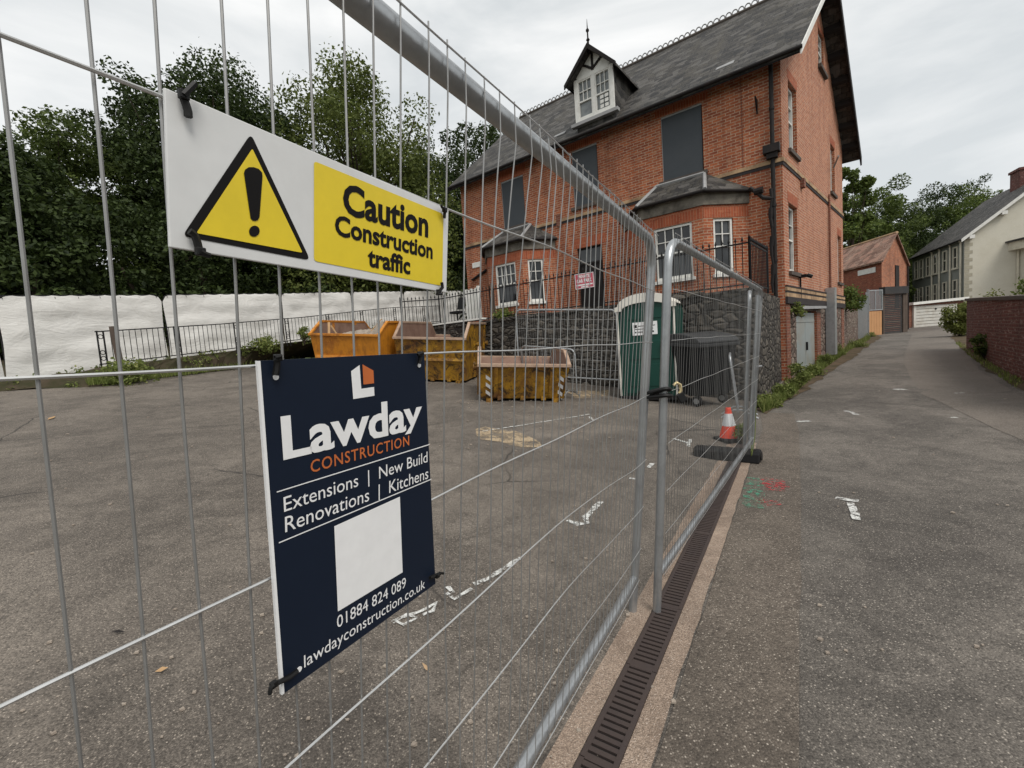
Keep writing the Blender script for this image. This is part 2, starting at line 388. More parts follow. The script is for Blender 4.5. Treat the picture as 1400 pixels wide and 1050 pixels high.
M['cream'] = dirty('cream_render', (.60,.57,.48), .85, 0, .2, (.45,.41,.31), .5, .7, 12, .2)
M['greyrender'] = dirty('grey_green_render', (.215,.225,.205), .85, 0, .2, (.12,.125,.11), .6, .5)
M['quoin'] = dirty('quoin_stone', (.40,.37,.29), .8, 0, .2)
M['creamtrim'] = dirty('cream_trim', (.62,.58,.47), .7, 0, .3)
M['garage'] = dirty('white_garage_door', (.56,.545,.50), .6, 0, .3, (.36,.31,.24), .8, 2.)
M['shutter'] = dirty('dark_roller_shutter', (.035,.034,.034), .6, .1, .3, (.06,.05,.045), .6, 2.)
M['metaldoor'] = dirty('steel_cellar_door', (.36,.40,.40), .5, .35, .4, (.34,.26,.17), .7, 1.2)
M['bark'] = dirty('dark_bark', (.055,.043,.033), .95, 0, .1, (.03,.025,.02), .8, 6, 40, .5)
M['leafA'] = leafmat('dark_oak_leaves', (.013,.024,.007), (.052,.076,.020), .3)
M['leafB'] = leafmat('mid_leaves', (.028,.048,.011), (.095,.125,.030), .35)
M['leafC'] = leafmat('light_ash_leaves', (.045,.068,.014), (.14,.165,.042), .35)
M['leafR'] = leafmat('hill_leaves', (.034,.058,.012), (.125,.165,.036), .35)
M['shrub'] = leafmat('shrub_leaves', (.05,.065,.012), (.18,.20,.05), .35)
M['weed'] = leafmat('weed_leaves', (.08,.11,.024), (.20,.24,.065), .4, (.36,.36,.14))
M['sheet'] = None
m = NT('white_debris_sheeting'); p = m.pos()
c = m.mix(m.ramp(m.noise(p, 1.2, 6, .7), (.45,0.),(.75,.5)), (.72,.71,.68), (.55,.53,.49))
m.bump(m.math('ADD', m.noise(p, 1.4, 5, .6, 1.8), m.math('MULTIPLY', m.noise(m.mapv(p,(1,1,3.4)), 2.0, 5, .6, 1.2), 1.1)), .19, .12)
M['sheet'] = m.fin(c, .7, 0, .3)

# ------------------------------------------------------------------ camera, sun, sky
cam = bpy.data.cameras.new('camera'); co = bpy.data.objects.new('camera', cam); COL.objects.link(co)
cam.sensor_width = 36; cam.lens = FPX/1400*36; cam.clip_start = .02; cam.clip_end = 2000
mw = Matrix((tuple(cR), tuple(cU), tuple(-cF))).transposed().to_4x4(); mw.translation = Vector(CAM); co.matrix_world = mw
sc.camera = co
SUN_EL, SUN_AZ = math.radians(52), math.radians(150)     # azimuth clockwise from +Y
sd = bpy.data.lights.new('sun', 'SUN'); sd.energy = 1.5; sd.angle = math.radians(26); sd.color = (1, .955, .89)
so = bpy.data.objects.new('sun', sd); COL.objects.link(so)
dirv = Vector((math.sin(SUN_AZ)*math.cos(SUN_EL), math.cos(SUN_AZ)*math.cos(SUN_EL), math.sin(SUN_EL)))
so.rotation_euler = (-dirv).to_track_quat('-Z', 'Y').to_euler(); so.location = (0, -10, 30)
w = bpy.data.worlds.new('World'); sc.world = w; w.use_nodes = True; nt = w.node_tree
bg = nt.nodes['Background']; L = nt.links.new
sky = nt.nodes.new('ShaderNodeTexSky'); sky.sky_type = 'NISHITA'; sky.sun_disc = False; sky.sun_elevation = SUN_EL; sky.sun_rotation = SUN_AZ
tc = nt.nodes.new('ShaderNodeTexCoord'); mp = nt.nodes.new('ShaderNodeMapping'); mp.inputs['Scale'].default_value = (1.1, 1.1, 3.6)
L(tc.outputs['Generated'], mp.inputs[0])
nz = nt.nodes.new('ShaderNodeTexNoise'); nz.inputs['Scale'].default_value = 2.1; nz.inputs['Detail'].default_value = 7; nz.inputs['Roughness'].default_value = .55; nz.inputs['Distortion'].default_value = .5
L(mp.outputs[0], nz.inputs['Vector'])
rp = nt.nodes.new('ShaderNodeValToRGB'); L(nz.outputs['Fac'], rp.inputs[0])
e = rp.color_ramp.elements; e[0].position = .34; e[0].color = (4.75,4.95,5.0,1); e[1].position = .70; e[1].color = (7.0,6.98,6.85,1)
mx = nt.nodes.new('ShaderNodeMix'); mx.data_type = 'RGBA'; mx.inputs[0].default_value = .93
L(sky.outputs[0], mx.inputs[6]); L(rp.outputs[0], mx.inputs[7]); L(mx.outputs[2], bg.inputs[0]); bg.inputs[1].default_value = .1
sc.view_settings.view_transform = 'Standard'; sc.view_settings.look = 'None'; sc.view_settings.exposure = .62; sc.view_settings.gamma = 1
sc.view_settings.use_curve_mapping = False
sc.cycles.max_bounces = 6; sc.cycles.transparent_max_bounces = 6
# ================================================================== GROUND
def uvsheet(u0, u1, v0, v1, su, sv, dz):
    mb = MB(); us = np.arange(u0, u1+1e-6, su); vs = np.arange(v0, v1+1e-6, sv)
    pts = []
    for v in vs:
        for u in us:
            q = uv2xy(u, v); pts.append((q[0], q[1], ground(q[0], q[1])+dz))
    n = len(us); fs = [(j*n+i+1, j*n+i, (j+1)*n+i, (j+1)*n+i+1) for j in range(len(vs)-1) for i in range(n-1)]
    return mb.add(pts, fs)
struct(uvsheet(0, 14.5, -7, 23, .5, 1, 0).build('car_park', M['asph'], recalc=False))
struct(uvsheet(-46, 0, -7, 77, 1, 1, 0).build('lane', M['lane'], recalc=False))
mb = MB()      # earth under and round everything, out to the horizon
xs = [-900,-400,-200,-100,-60,-40,-30]+list(range(-25,60,3))+[70,90,130,250,500,1000]; ys = [-300,-100,-50]+list(range(-30,90,3))+[110,150,250,500,1200]
pts = [(x, y, ground(x,y)-.25) for y in ys for x in xs]; n = len(xs)
mb.add(pts, [(j*n+i, j*n+i+1, (j+1)*n+i+1, (j+1)*n+i) for j in range(len(ys)-1) for i in range(n-1)])
struct(mb.build('ground', M['grassground'], recalc=False))
def overlay(name, pts2, m, dz, step=.35, jag=.0):
    """a thin sheet that follows the ground inside a polygon"""
    k = len(pts2); out = []
    for i in range(k):
        a = np.asarray(pts2[i][:2], float); b = np.asarray(pts2[(i+1)%k][:2], float); L_ = np.linalg.norm(b-a); nn = max(1, int(L_/step))
        for q in range(nn):
            p = a+(b-a)*q/nn
            if jag: p = p + np.array([rnd.uniform(-jag, jag), rnd.uniform(-jag, jag)])
            out.append(p)
    tri = tessellate_polygon([[Vector((p[0], p[1], 0)) for p in out]]); mb = MB(); fs = []
    for a, b, c in tri:
        A, B, C_ = out[a], out[b], out[c]; fs.append((a,b,c) if (B[0]-A[0])*(C_[1]-A[1])-(B[1]-A[1])*(C_[0]-A[0]) > 0 else (a,c,b))
    mb.add([(p[0], p[1], ground(p[0], p[1])+dz) for p in out], fs)
    return struct(mb.build(name, m, recalc=False))
# drain: two strips of gravelly concrete with an iron grating between
DD = unit(V(.545, .838)); DN = V(-DD[1], DD[0]); D0 = V(0, 1.39)
def dr(a, b): q = D0 + DD*a - DN*b; return q      # a along, b to the right
def strip(name, b0, b1, a0, a1, z0, z1, m, jag0=0., jag1=0.):
    mb = MB(); aa = np.arange(a0, a1, .12); top = []
    for a in aa:
        p = dr(a, b0+rnd.uniform(-jag0, jag0)); q = dr(a, b1+rnd.uniform(-jag1, jag1)); top.append((p, q))
    for (p, q), (r, s) in zip(top[:-1], top[1:]):
        mb.quad((*q, z1), (*s, z1), (*r, z1), (*p, z1))
    return struct(mb.build(name, m, recalc=False))
strip('kerb_concrete', .0, .100, -2.4, 5.2, 0, .006, M['conc'], .005)
strip('kerb_concrete', .238, .325, -2.4, 5.2, 0, .0065, M['conc'], 0, .006)
strip('drain_channel', .104, .239, -2.4, 5.2, 0, .003, M['dark'])  # flat dark sheet under the bars, coloured for the shaded channel depth
t = thing('drain_grating', 'brown iron slotted drain grating set between two concrete strips', 'drain grating', (*dr(1, .17), 0))
mb = MB()
def dbox(mb, a0, a1, b0, b1, z0, z1):
    c = [dr(a0,b0), dr(a0,b1), dr(a1,b1), dr(a1,b0)]; mb.hexa([(*p, z0) for p in c]+[(*p, z1) for p in c])
a = -2.4; i = 0
while a < 5.0:
    dbox(mb, a, a+.019, .124, .219, .0045, .0125); a += .0305; i += 1
mb.build('slot_bars', M['grate'], t)
mb = MB(); 
for b0, b1 in ((.1061, .124), (.219, .2369)):
    for a in np.arange(-2.4, 5.0, .5): dbox(mb, a, a+.496, b0, b1, .0045, .0135)
for a in np.arange(-2.4, 5.0, .5): dbox(mb, a-.006, a+.02, .124, .219, .0048, .0132)
mb.build('side_rails', M['grate'], t)
overlay('footway', [dr(-2.6,.34), dr(-2.6,.95), (.85,1.33), (2.4,3.65), (3.94,6.02), (4.7,7.3), (4.35,7.7), dr(6.1,.34), dr(3,.33), dr(0,.335)], M['foot'], .004, .3, .006)
overlay('pale_road', [gnd(1247,456), gnd(1240,475), gnd(1236,500), gnd(1246,520), gnd(1262,540), gnd(1310,562), gnd(1360,585), gnd(1420,612), gnd(1500,640), gnd(1500,560), gnd(1400,543), gnd(1340,508), gnd(1310,470), gnd(1305,454), gnd(1280,452)], M['pale'], .004, .6, .02)
overlay('verge_soil', [gnd(1310,454), gnd(1300,462), gnd(1318,480), gnd(1352,508), gnd(1400,536), gnd(1470,570), gnd(1470,520), gnd(1400,508), gnd(1330,462)], M['soil'], .012, .5, .06)
overlay('verge_soil', [gnd(1043,566), gnd(1062,560), gnd(1100,535), gnd(1150,500), gnd(1175,482), gnd(1205,461), gnd(1190,455), gnd(1152,472), gnd(1118,489), gnd(1085,512), gnd(1060,540), gnd(1040,552)], M['soil'], .012, .4, .08)
overlay('sand_patch', [gnd(646,588), gnd(668,583), gnd(700,590), gnd(742,604), gnd(738,611), gnd(712,612), gnd(690,604), gnd(660,602)], M['sand'], .006, .2, .05)
overlay('sand_patch', [gnd(775,535), gnd(830,533), gnd(835,541), gnd(790,546)], M['sand'], .006, .2, .05)
def mark(pix, wdt, m, label=None, dz=.007):
    mb = MB(); P = [gnd(*p) for p in pix]; pts = []
    for a, b in zip(P[:-1], P[1:]):
        nn = max(1, int(np.linalg.norm(b-a)/.06))
        for q in range(nn): pts.append(a+(b-a)*q/nn)
    pts.append(P[-1]); L_ = []; R_ = []
    for i, p in enumerate(pts):
        d = unit(pts[min(i+1, len(pts)-1)]-pts[max(i-1, 0)]); s = V(-d[1], d[0], 0)*wdt*.8
        for S, q in ((L_, p+s*rnd.uniform(.6, 1.2)), (R_, p-s*rnd.uniform(.6, 1.2))): S.append(V(q[0], q[1], ground(q[0], q[1])+dz+.0004*(i%9)))
    for i in range(len(pts)-1): mb.quad(R_[i], R_[i+1], L_[i+1], L_[i])
    return struct(mb.build('painted_marking', m, recalc=False))
for px_, wd in (([(536,852),(556,842),(570,846),(552,856),(540,850),(575,838),(598,826),(592,838),(578,842)], .016), ([(610,812),(622,820),(645,806)], .018), ([(648,800),(668,792),(690,778),(712,764)], .022), ([(612,803),(620,812)], .018),
                ([(776,712),(790,719),(803,716),(800,708),(822,687)], .03), ([(774,713),(797,717)], .025), ([(860,655),(876,656)], .03), ([(886,640),(893,634)], .03), ([(921,600),(940,606)], .035), ([(940,607),(944,601),(941,611)], .03),
                ([(1143,681),(1160,684),(1174,686)], .045), ([(1163,688),(1167,698),(1172,712)], .035), ([(1156,562),(1164,564),(1172,568)], .05), ([(1090,577),(1108,576)], .06), ([(1225,532),(1238,534)], .1), ([(1298,536),(1312,538)], .1),
                ([(1300,571),(1308,572)], .06), ([(660,590),(700,584),(806,567)], .02), ([(806,570),(812,576)], .03)):
    mark(px_, wd, M['whitemark'])
for px_ in ([(1020,664),(1043,663)], [(1030,668),(1028,682),(1032,696)], [(1024,657),(1040,657)]): mark(px_, .11, M['greenmark'])
for px_ in ([(1048,665),(1066,662)], [(1052,660),(1064,668)], [(1040,687),(1052,686)], [(1046,683),(1050,691)], [(1056,655),(1060,672)]): mark(px_, .12, M['redmark'])
# ================================================================== HOUSE
K = V(7.29, 11.58, 5.71); K1 = V(13.53, 17.77, 5.71); K2 = V(-1.54, 18.51, 5.71)
LFN, LGN = float(np.linalg.norm(K2-K)), float(np.linalg.norm(K1-K))
tF = unit(K2-K); tG = unit(K1-K); nF = V(-.62, -.785, 0); nF = unit(V(tF[1], -tF[0], 0)); nF = nF if nF@(CAM-K) > 0 else -nF
nG = unit(V(tG[1], -tG[0], 0)); nG = nG if nG@(CAM-K) > 0 else -nG
F = Fr(K, tF, nF); GA = Fr(K, tG, nG)
ZE, ZR = 8.30, 12.2
house = thing('brick_house', 'derelict red brick house with boarded upper windows and slate roof', 'house', (K[0], K[1], 0))
def wallgrid(mb, fr, s0, s1, z0, z1, holes, o=0., dep=.13, mi=0, mir=0):
    ss = sorted({s0, s1, *[h[0] for h in holes], *[h[1] for h in holes]}); zs = sorted({z0, z1, *[h[2] for h in holes], *[h[3] for h in holes]})
    ss = [q for q in ss if s0 <= q <= s1]; zs = [q for q in zs if z0 <= q <= z1]
    for a, b in zip(ss[:-1], ss[1:]):
        for c, d in zip(zs[:-1], zs[1:]):
            if any(h[0]-1e-6 <= a and b <= h[1]+1e-6 and h[2]-1e-6 <= c and d <= h[3]+1e-6 for h in holes): continue
            mb.quad(fr.p(a,o,c), fr.p(b,o,c), fr.p(b,o,d), fr.p(a,o,d), mi)
    for a, b, c, d in holes:
        i = o-dep
        mb.quad(fr.p(a,o,c), fr.p(a,i,c), fr.p(a,i,d), fr.p(a,o,d), mir); mb.quad(fr.p(b,o,c), fr.p(b,i,c), fr.p(b,i,d), fr.p(b,o,d), mir)
        mb.quad(fr.p(a,o,c), fr.p(b,o,c), fr.p(b,i,c), fr.p(a,i,c), mir); mb.quad(fr.p(a,o,d), fr.p(b,o,d), fr.p(b,i,d), fr.p(a,i,d), mir)
        mb.quad(fr.p(a,i,c), fr.p(b,i,c), fr.p(b,i,d), fr.p(a,i,d), 1)
UPW = [(1.88,3.03,6.03,7.87), (5.1,6.04,6.03,7.87), (8.08,9.12,6.0,7.74)]
DOOR = (5.1, 6.03, 2.39, 4.66)
fw = MB(); wallgrid(fw, F, 0, LFN, -.2, ZE, UPW+[DOOR])
GW = [(.70,1.58,6.18,7.95), (6.4,7.2,6.2,7.86), (.50,1.42,2.97,4.77), (7.6,8.35,3.07,4.83)]
ARCH = (6.25, 7.2, .45, 1.9); CELL = (1.1, 3.7, -.1, 1.93)
wallgrid(fw, GA, 0, LGN, 2.13, ZE, GW, dep=.24, mi=3, mir=0)  # window reveals get the darker brick, standing for shade inside them
wallgrid(fw, GA, 0, LGN, -.3, 2.13, [ARCH, CELL], mi=2)
# gable triangle with attic window
AT = (4.6, 5.45, 9.8, 10.95); cuts = [0, LGN/2, 4.6, 5.45, LGN]
rl = lambda s: ZE+(ZR-.02-ZE)*(1-abs(s-LGN/2)/(LGN/2))
for a, b in zip(cuts[:-1], cuts[1:]):
    if a == 4.6:
        fw.quad(GA.p(a,0,ZE), GA.p(b,0,ZE), GA.p(b,0,9.8), GA.p(a,0,9.8), 3); fw.quad(GA.p(a,0,10.95), GA.p(b,0,10.95), GA.p(b,0,rl(b)), GA.p(a,0,rl(a)), 3)
        for s in (a, b): fw.quad(GA.p(s,0,9.8), GA.p(s,-.13,9.8), GA.p(s,-.13,10.95), GA.p(s,0,10.95))
        fw.quad(GA.p(a,0,10.95), GA.p(b,0,10.95), GA.p(b,-.13,10.95), GA.p(a,-.13,10.95)); fw.quad(GA.p(a,-.13,9.8), GA.p(b,-.13,9.8), GA.p(b,-.13,10.95), GA.p(a,-.13,10.95), 1)
    else: fw.poly([GA.p(a,0,ZE), GA.p(b,0,ZE), GA.p(b,0,rl(b)), GA.p(a,0,rl(a))], 3)
# back and left walls
B1 = K1+tF*LFN
LG2 = Fr(K2, tG, -nG*0+V(-tG[1], tG[0], 0)); BK = Fr(K1, tF, -nF)
fw.poly([LG2.p(0,0,-.2), LG2.p(LGN,0,-.2), LG2.p(LGN,0,ZE), LG2.p(LGN/2,0,ZR-.02), LG2.p(0,0,ZE)])
fw.quad(BK.p(0,0,-.2), BK.p(LFN,0,-.2), BK.p(LFN,0,ZE), BK.p(0,0,ZE))
walls = fw.build('wall', [M['brick'], M['dark'], M['stonewarm'], M['brickgable']], house, recalc=False)
# courses
mb = MB(); mb.fbox(F, -.035, LFN+.03, .002, .035, 5.70, 5.80); mb.fbox(GA, .0, LGN+.02, .002, .035, 5.702, 5.80)
for z0, z1 in ((2.44, 2.53), (2.28, 2.38)): mb.fbox(GA, .0, LGN, .002, .05, z0, z1)
mb.build('buff_string_course', M['band'], house)
mb = MB(); mb.fbox(F, -.02, LFN+.02, .002, .02, 5.62, 5.698); mb.fbox(GA, .0, LGN+.01, .002, .02, 5.62, 5.698)
for z0, z1, o in ((2.533,2.575,.06),(2.383,2.437,.035),(2.10,2.277,.06)): mb.fbox(GA, .0, LGN, .002, o, z0, z1)
mb.build('dark_band_course', M['blueband'], house)
# red rubbed brick lintels over the upper windows, the eave course, and the brick quoin at the cellar corner
mb = MB()
for a, b, c, d in UPW: MB().fbox(F, a-.16, b+.16, .002, .006, d+.012, ZE-.12).build('brick_lintel', M['rubbed'], house)
MB().fbox(F, DOOR[0]-.15, DOOR[1]+.15, .002, .006, DOOR[3]+.012, DOOR[3]+.33).build('brick_lintel', M['rubbed'], house)
for a, b, c, d in GW: MB().fbox(GA, a-.08, b+.08, .002, .006, d+.01, d+.28).build('brick_lintel', M['rubbed'], house)
MB().fbox(GA, AT[0]-.05, AT[1]+.05, .002, .006, AT[3]+.01, AT[3]+.16).build('brick_lintel', M['rubbed'], house); MB().fbox(GA, ARCH[0]-.1, ARCH[1]+.1, .002, .01, ARCH[3]+.01, 2.09).build('brick_lintel', M['rubbed'], house)
for a, b, z in ((.0,.42,2.09),(8.2,LGN,2.09),(3.72,4.3,1.9)): MB().fbox(GA, a, b, .002, .012, -.2, z).build('brick_quoin', M['brickdark'], house)
for a, b, c, d in UPW:
    q = MB(); q.fbox(F, a+.03, b-.02, -.075, -.035, c+.02, d-.05).build('window_board', M['board'], house)
    q = MB(); q.fbox(F, a+.01, b-.01, -.08, -.025, d-.05, d-.005); q.fbox(F, b-.02, b-.002, -.08, -.03, c+.02, d-.055); q.build('board_edge', M['lead'], house)
    q = MB(); q.fbox(F, a-.1, b+.1, -.1, .07, c-.10, c-.002).build('window_sill', M['sill'], house)
# door
dq = MB(); dq.fbox(F, DOOR[0]+.05, DOOR[1]-.05, -.125, -.09, 2.4, 4.1)
for k in range(4):
    for c in (0, 1): dq.fbox(F, DOOR[0]+.11+c*.4, DOOR[0]+.43+c*.4, -.09, -.075, 2.5+k*.4, 2.8+k*.4)
front_door = dq.build('front_door', M['fascia'], house)
q = MB(); q.fbox(F, DOOR[0]+.05, DOOR[1]-.05, -.12, -.105, 4.16, 4.6).build('fanlight', M['glass'], front_door)
q = MB(); q.fbox(F, DOOR[0], DOOR[0]+.05, -.125, -.06, 2.4, 4.65); q.fbox(F, DOOR[1]-.05, DOOR[1], -.125, -.06, 2.4, 4.65); q.fbox(F, DOOR[0]+.05, DOOR[1]-.05, -.125, -.06, 4.1, 4.16); q.build('door_frame', M['fascia'], front_door)
def sash(fr, a, b, c, d, cols, rows, o=0., parent=house, glass='glass', fw_=.055, sill=True, gap=.5):
    """white sash window: frame with glazing bars > pane, sill"""
    q = MB(); mid = c+(d-c)*gap
    q.fbox(fr, a, a+fw_, o-.09, o-.03, c, d); q.fbox(fr, b-fw_, b, o-.09, o-.03, c, d); q.fbox(fr, a+fw_, b-fw_, o-.09, o-.03, d-fw_, d); q.fbox(fr, a+fw_, b-fw_, o-.09, o-.03, c, c+fw_*1.6)
    q.fbox(fr, a+fw_, b-fw_, o-.088, o-.035, mid-.022, mid+.022)
    for i in range(1, cols): x = a+fw_+(b-a-2*fw_)*i/cols; q.fbox(fr, x-.011, x+.011, o-.086, o-.045, mid+.022, d-fw_)
    for j in range(1, rows): z = mid+(d-fw_-mid)*j/rows; q.fbox(fr, a+fw_, b-fw_, o-.0855, o-.046, z-.011, z+.011)
    wn = q.build('window', M['white'], parent)
    g = MB(); g.fbox(fr, a+.02, b-.02, o-.105, o-.0905, c+.02, d-.02); g.build('pane', M[glass], wn)
    if sill:
        g = MB(); g.fbox(fr, a-.06, b+.06, o-.09, o+.06, c-.09, c-.002); g.build('sill', M['white'], wn)
    return wn
for i, (a, b, c, d) in enumerate(GW):
    sash(GA, a+.02, b-.02, c+.02, d-.02, 2, 2, o=-.065, sill=False, glass='paleglass' if i == 0 else 'glass')
    q = MB(); q.fbox(GA, a-.1, b+.12, -.1, .07, c-.10, c-.002).build('window_sill', M['sill'], house)
sash(GA, AT[0]+.02, AT[1]-.02, AT[2]+.02, AT[3]-.02, 2, 2, o=-.03, sill=False)
q = MB(); q.fbox(GA, AT[0]-.1, AT[1]+.15, -.1, .1, AT[2]-.11, AT[2]-.002).build('window_sill', M['sill'], house)
# cellar door, arched door, duct
q = MB(); q.fbox(GA, 1.18, 2.38, -.1, -.05, -.05, 1.88); q.fbox(GA, 2.4, 3.64, -.1, -.05, -.05, 1.88)
for z in (.25, 1.6): q.fbox(GA, 1.2, 3.6, -.05, -.035, z, z+.07)
cd = q.build('cellar_door', M['metaldoor'], house)
q = MB(); q.fbox(GA, 2.45, 2.5, -.05, .0, .75, 1.0); q.fbox(GA, 2.52, 2.56, -.05, -.01, .8, .95); q.build('latch', M['black'], cd)
q = MB(); q.hexa([GA.p(.95,.003,1.95), GA.p(4.4,.003,2.02), GA.p(4.4,.16,2.02), GA.p(.95,.16,1.95), GA.p(.95,.003,2.04), GA.p(4.4,.003,2.095), GA.p(4.4,.16,2.095), GA.p(.95,.16,2.04)]); q.build('door_canopy', M['lead'], house)
q = MB(); q.fbox(GA, ARCH[0]+.06, ARCH[1]-.06, -.11, -.06, ARCH[2], ARCH[3]-.04); q.build('side_door', M['brickdark'], house)
q = MB(); q.fbox(GA, 5.05, 5.42, .02, .28, .45, 2.72); q.build('steel_duct', M['galv'], house)
q = MB(); q.tube([GA.p(5.72,.06,2.6), GA.p(5.72,.06,5.95)], .035, 8); q.build('wall_pipe', M['brickdark'], house)
q = MB(); q.tube([GA.p(6.9,.02,7.15), GA.p(5.6,.35,7.1)], .03, 6); q.build('overflow_pipe', M['lead'], house)
q = MB(); q.tube([GA.p(1.5,.04,2.1), GA.p(1.5,.04,2.85)], .02, 6); q.fbox(GA, 1.42, 1.58, .02, .2, 2.85, 2.93); q.tube([GA.p(1.5,.2,2.9), GA.p(1.5,.32,2.84)], .05, 8); q.build('security_light', M['black'], house)
q = MB(); q.fbox(GA, 1.85, 2.05, .003, .10, 5.42, 5.66); q.build('vent_box', M['brickdark'], house)
# downpipe on the front
q = MB(); q.tube([F.p(.2,.09,-.1), F.p(.2,.09,8.2)], .05, 10)
for z in (1, 3.2, 4.6, 7.0): q.tube([F.p(.2,.09,z), F.p(.2,.09,z+.07)], .065, 10)
q.fbox(F, .03, .40, .02, .26, 5.93, 6.12); q.fbox(F, .09, .33, .03, .2, 5.8, 5.93)
q.build('downpipe', M['blackpipe'], house, smooth=True)
q = MB()
for i in range(11):
    z = 2.4+i*.24; q.tube([F.p(.25+.02*math.sin(i*1.7),.16,z), F.p(.25+.02*math.sin(i*1.7+1.7),.17,z+.25)], .03+.012*(i%3), 7)
q.tube([F.p(.72,.25,5.18), F.p(.55,.2,5.02), F.p(.42,.18,4.86), F.p(.22,.16,4.8)], .05, 8); q.tube([F.p(.62,.2,5.05), F.p(.42,.22,5.06)], .09, 8)
q.build('waste_pipe', M['blackpipe'], house, smooth=True)
q = MB(); q.fbox(F, .52, .55, .003, .05, 7.05, 7.40); q.hexa([F.p(.52,.05,7.1), F.p(.55,.05,7.1), F.p(.55,.26,7.36), F.p(.52,.26,7.36), F.p(.52,.05,7.38), F.p(.55,.05,7.38), F.p(.55,.28,7.40), F.p(.52,.28,7.40)]); q.build('wall_bracket', M['black'], house)
q = MB(); q.fbox(F, .885, .905, .002, .012, 5.81, 8.1); q.build('wall_joint', M['brickdark'], house); q = MB(); q.fbox(F, 6.55, 6.75, .036, .06, 5.55, 5.95); q.build('wall_vent', M['brickdark'], house)
q = MB(); q.fbox(F, 10.42, 10.86, .003, .03, 4.82, 5.02); q.build('wall_plaque', M['white'], house)
q = MB(); q.tube([F.p(10.9,.06,4.35), F.p(10.1,.06,4.62)], .05, 8); q.build('branch_pipe', M['blackpipe'], house)
q = MB(); q.tube([F.p(3.98,.1,2.5), F.p(4.0,.1,4.35)], .05, 8); q.build('white_pipe', M['white'], house)
# ---- roof
def roofpt(s, d, z): q = K+tF*s+tG*d; return V(q[0], q[1], z)   # d along the gable
HS = LGN/2; PITCH = (ZR-8.30)/HS
def slab(mb, s0, s1, d0, d1, zf, th=.065, mi=0):
    p = [roofpt(s0,d0,zf(d0)), roofpt(s1,d0,zf(d0)), roofpt(s1,d1,zf(d1)), roofpt(s0,d1,zf(d1))]
    mb.hexa([q-V(0,0,th) for q in p]+p, mi)
zfr = lambda d: 8.42+(ZR+.12-8.42)*d/HS if d <= HS else 8.42+(ZR+.12-8.42)*(2*HS-d)/HS
q = MB(); slab(q, -.52, LFN+.4, -.42, HS, zfr); slab(q, -.52, LFN+.4, HS, 2*HS+.55, zfr)
roof = q.build('roof', M['slate'], house)
q = MB()
s = -.5
while s < LFN+.3:
    c = roofpt(s, HS, ZR+.20); pts = [c+tF*.085*math.cos(a)+V(0,0,.11*math.sin(a)+.02) for a in np.linspace(0, math.pi, 9)]; q.tube(pts, .022, 5); s += .2
q.build('ridge_cresting', M['lead'], roof)
q = MB(); q.tube([roofpt(-.5,HS,ZR+.13), roofpt(LFN+.38,HS,ZR+.13)], .07, 8); q.build('ridge_tiles', M['sill'], roof)
q = MB()
p0, p1 = roofpt(-.535,-.44,zfr(-.42)+.02), roofpt(-.535,HS,zfr(HS)+.02)
q.prism([p0, p0-V(0,0,.17), p1-V(0,0,.17), p1], tF*.03); q.build('white_bargeboard', M['white'], roof)
q = MB(); p0, p1 = roofpt(-.545,2*HS+.56,zfr(2*HS+.55)+.02), roofpt(-.545,HS,zfr(HS)+.01)
q.prism([p0, p0-V(0,0,.32), p1-V(0,0,.32), p1], tF*.05)
for k in range(7): d = HS+.4+k*.65; q.hexa([roofpt(a,b,zfr(b)-.11-h) for h in (.16, .0) for a, b in ((-.49,d),(-.01,d),(-.01,d+.09),(-.49,d+.09))])
q.build('dark_bargeboard', M['fascia'], roof)
q = MB(); q.tube([F.p(-.5,.455,8.055), F.p(LFN+.38,.455,8.055)], .048, 8); q.build('gutter', M['blackpipe'], roof, smooth=True)
q = MB(); q.hexa([F.p(s,o,z) for h in (0,.03) for s, o, z in ((-.48,.012,8.26+h),(LFN+.36,.012,8.26+h),(LFN+.36,.41,7.94+h),(-.48,.41,7.94+h))]); q.build('eaves_board', M['fascia'], roof)
for s_ in (1.6, 6.9): 
    p = roofpt(s_, .3, zfr(.3)+.015); q = MB(); q.hexa([p, p+tF*-.45, p+tF*-.45+V(0,0,.03)+tG*.1+V(0,0,.08), p+tG*.12+V(0,0,.1)]+[r+V(0,0,.012) for r in (p, p+tF*-.45, p+tF*-.45+V(0,0,.03)+tG*.1+V(0,0,.08), p+tG*.12+V(0,0,.1))]); q.build('slate_patch', M['lead'], roof)
# ---- dormer
DO = .12; DF = Fr(K+nF*DO, tF, nF); da, db, dz0, dz1, dap = 4.38, 5.70, 8.60, 9.93, 10.62; dm = (da+db)/2
dback = 3.2
q = MB()
for s_ in (da, db): q.add([DF.p(s_,-.02,dz0-.3), DF.p(s_,-dback,dz1), DF.p(s_,-.02,dz1)], [(0,1,2)])
q.poly([DF.p(da,-.05,dz0-.3), DF.p(db,-.05,dz0-.3), DF.p(db,-.05,dz1), DF.p(dm,-.05,dap), DF.p(da,-.05,dz1)])
dorm = q.build('dormer', M['slate'], house, recalc=False)
sl = (dap-dz1)/(dm-da)
for sg in (-1, 1):
    q = MB(); e0 = dm+sg*((db-da)/2+.2); ze = dz1-.2*sl+.06
    p = [DF.p(dm,.25,dap+.06), DF.p(e0,.25,ze), DF.p(e0,-3.4,ze), DF.p(dm,-3.4,dap+.06)]
    q.hexa([r-V(0,0,.07) for r in p]+p); q.build('dormer_roof', M['slate'], dorm)
    q = MB(); q.prism([DF.p(dm,.26,dap+.07), DF.p(e0+sg*.03,.26,ze-.01), DF.p(e0+sg*.03,.26,ze-.14), DF.p(dm,.26,dap-.10)], nF*.05); q.build('dormer_bargeboard', M['fascia'], dorm)
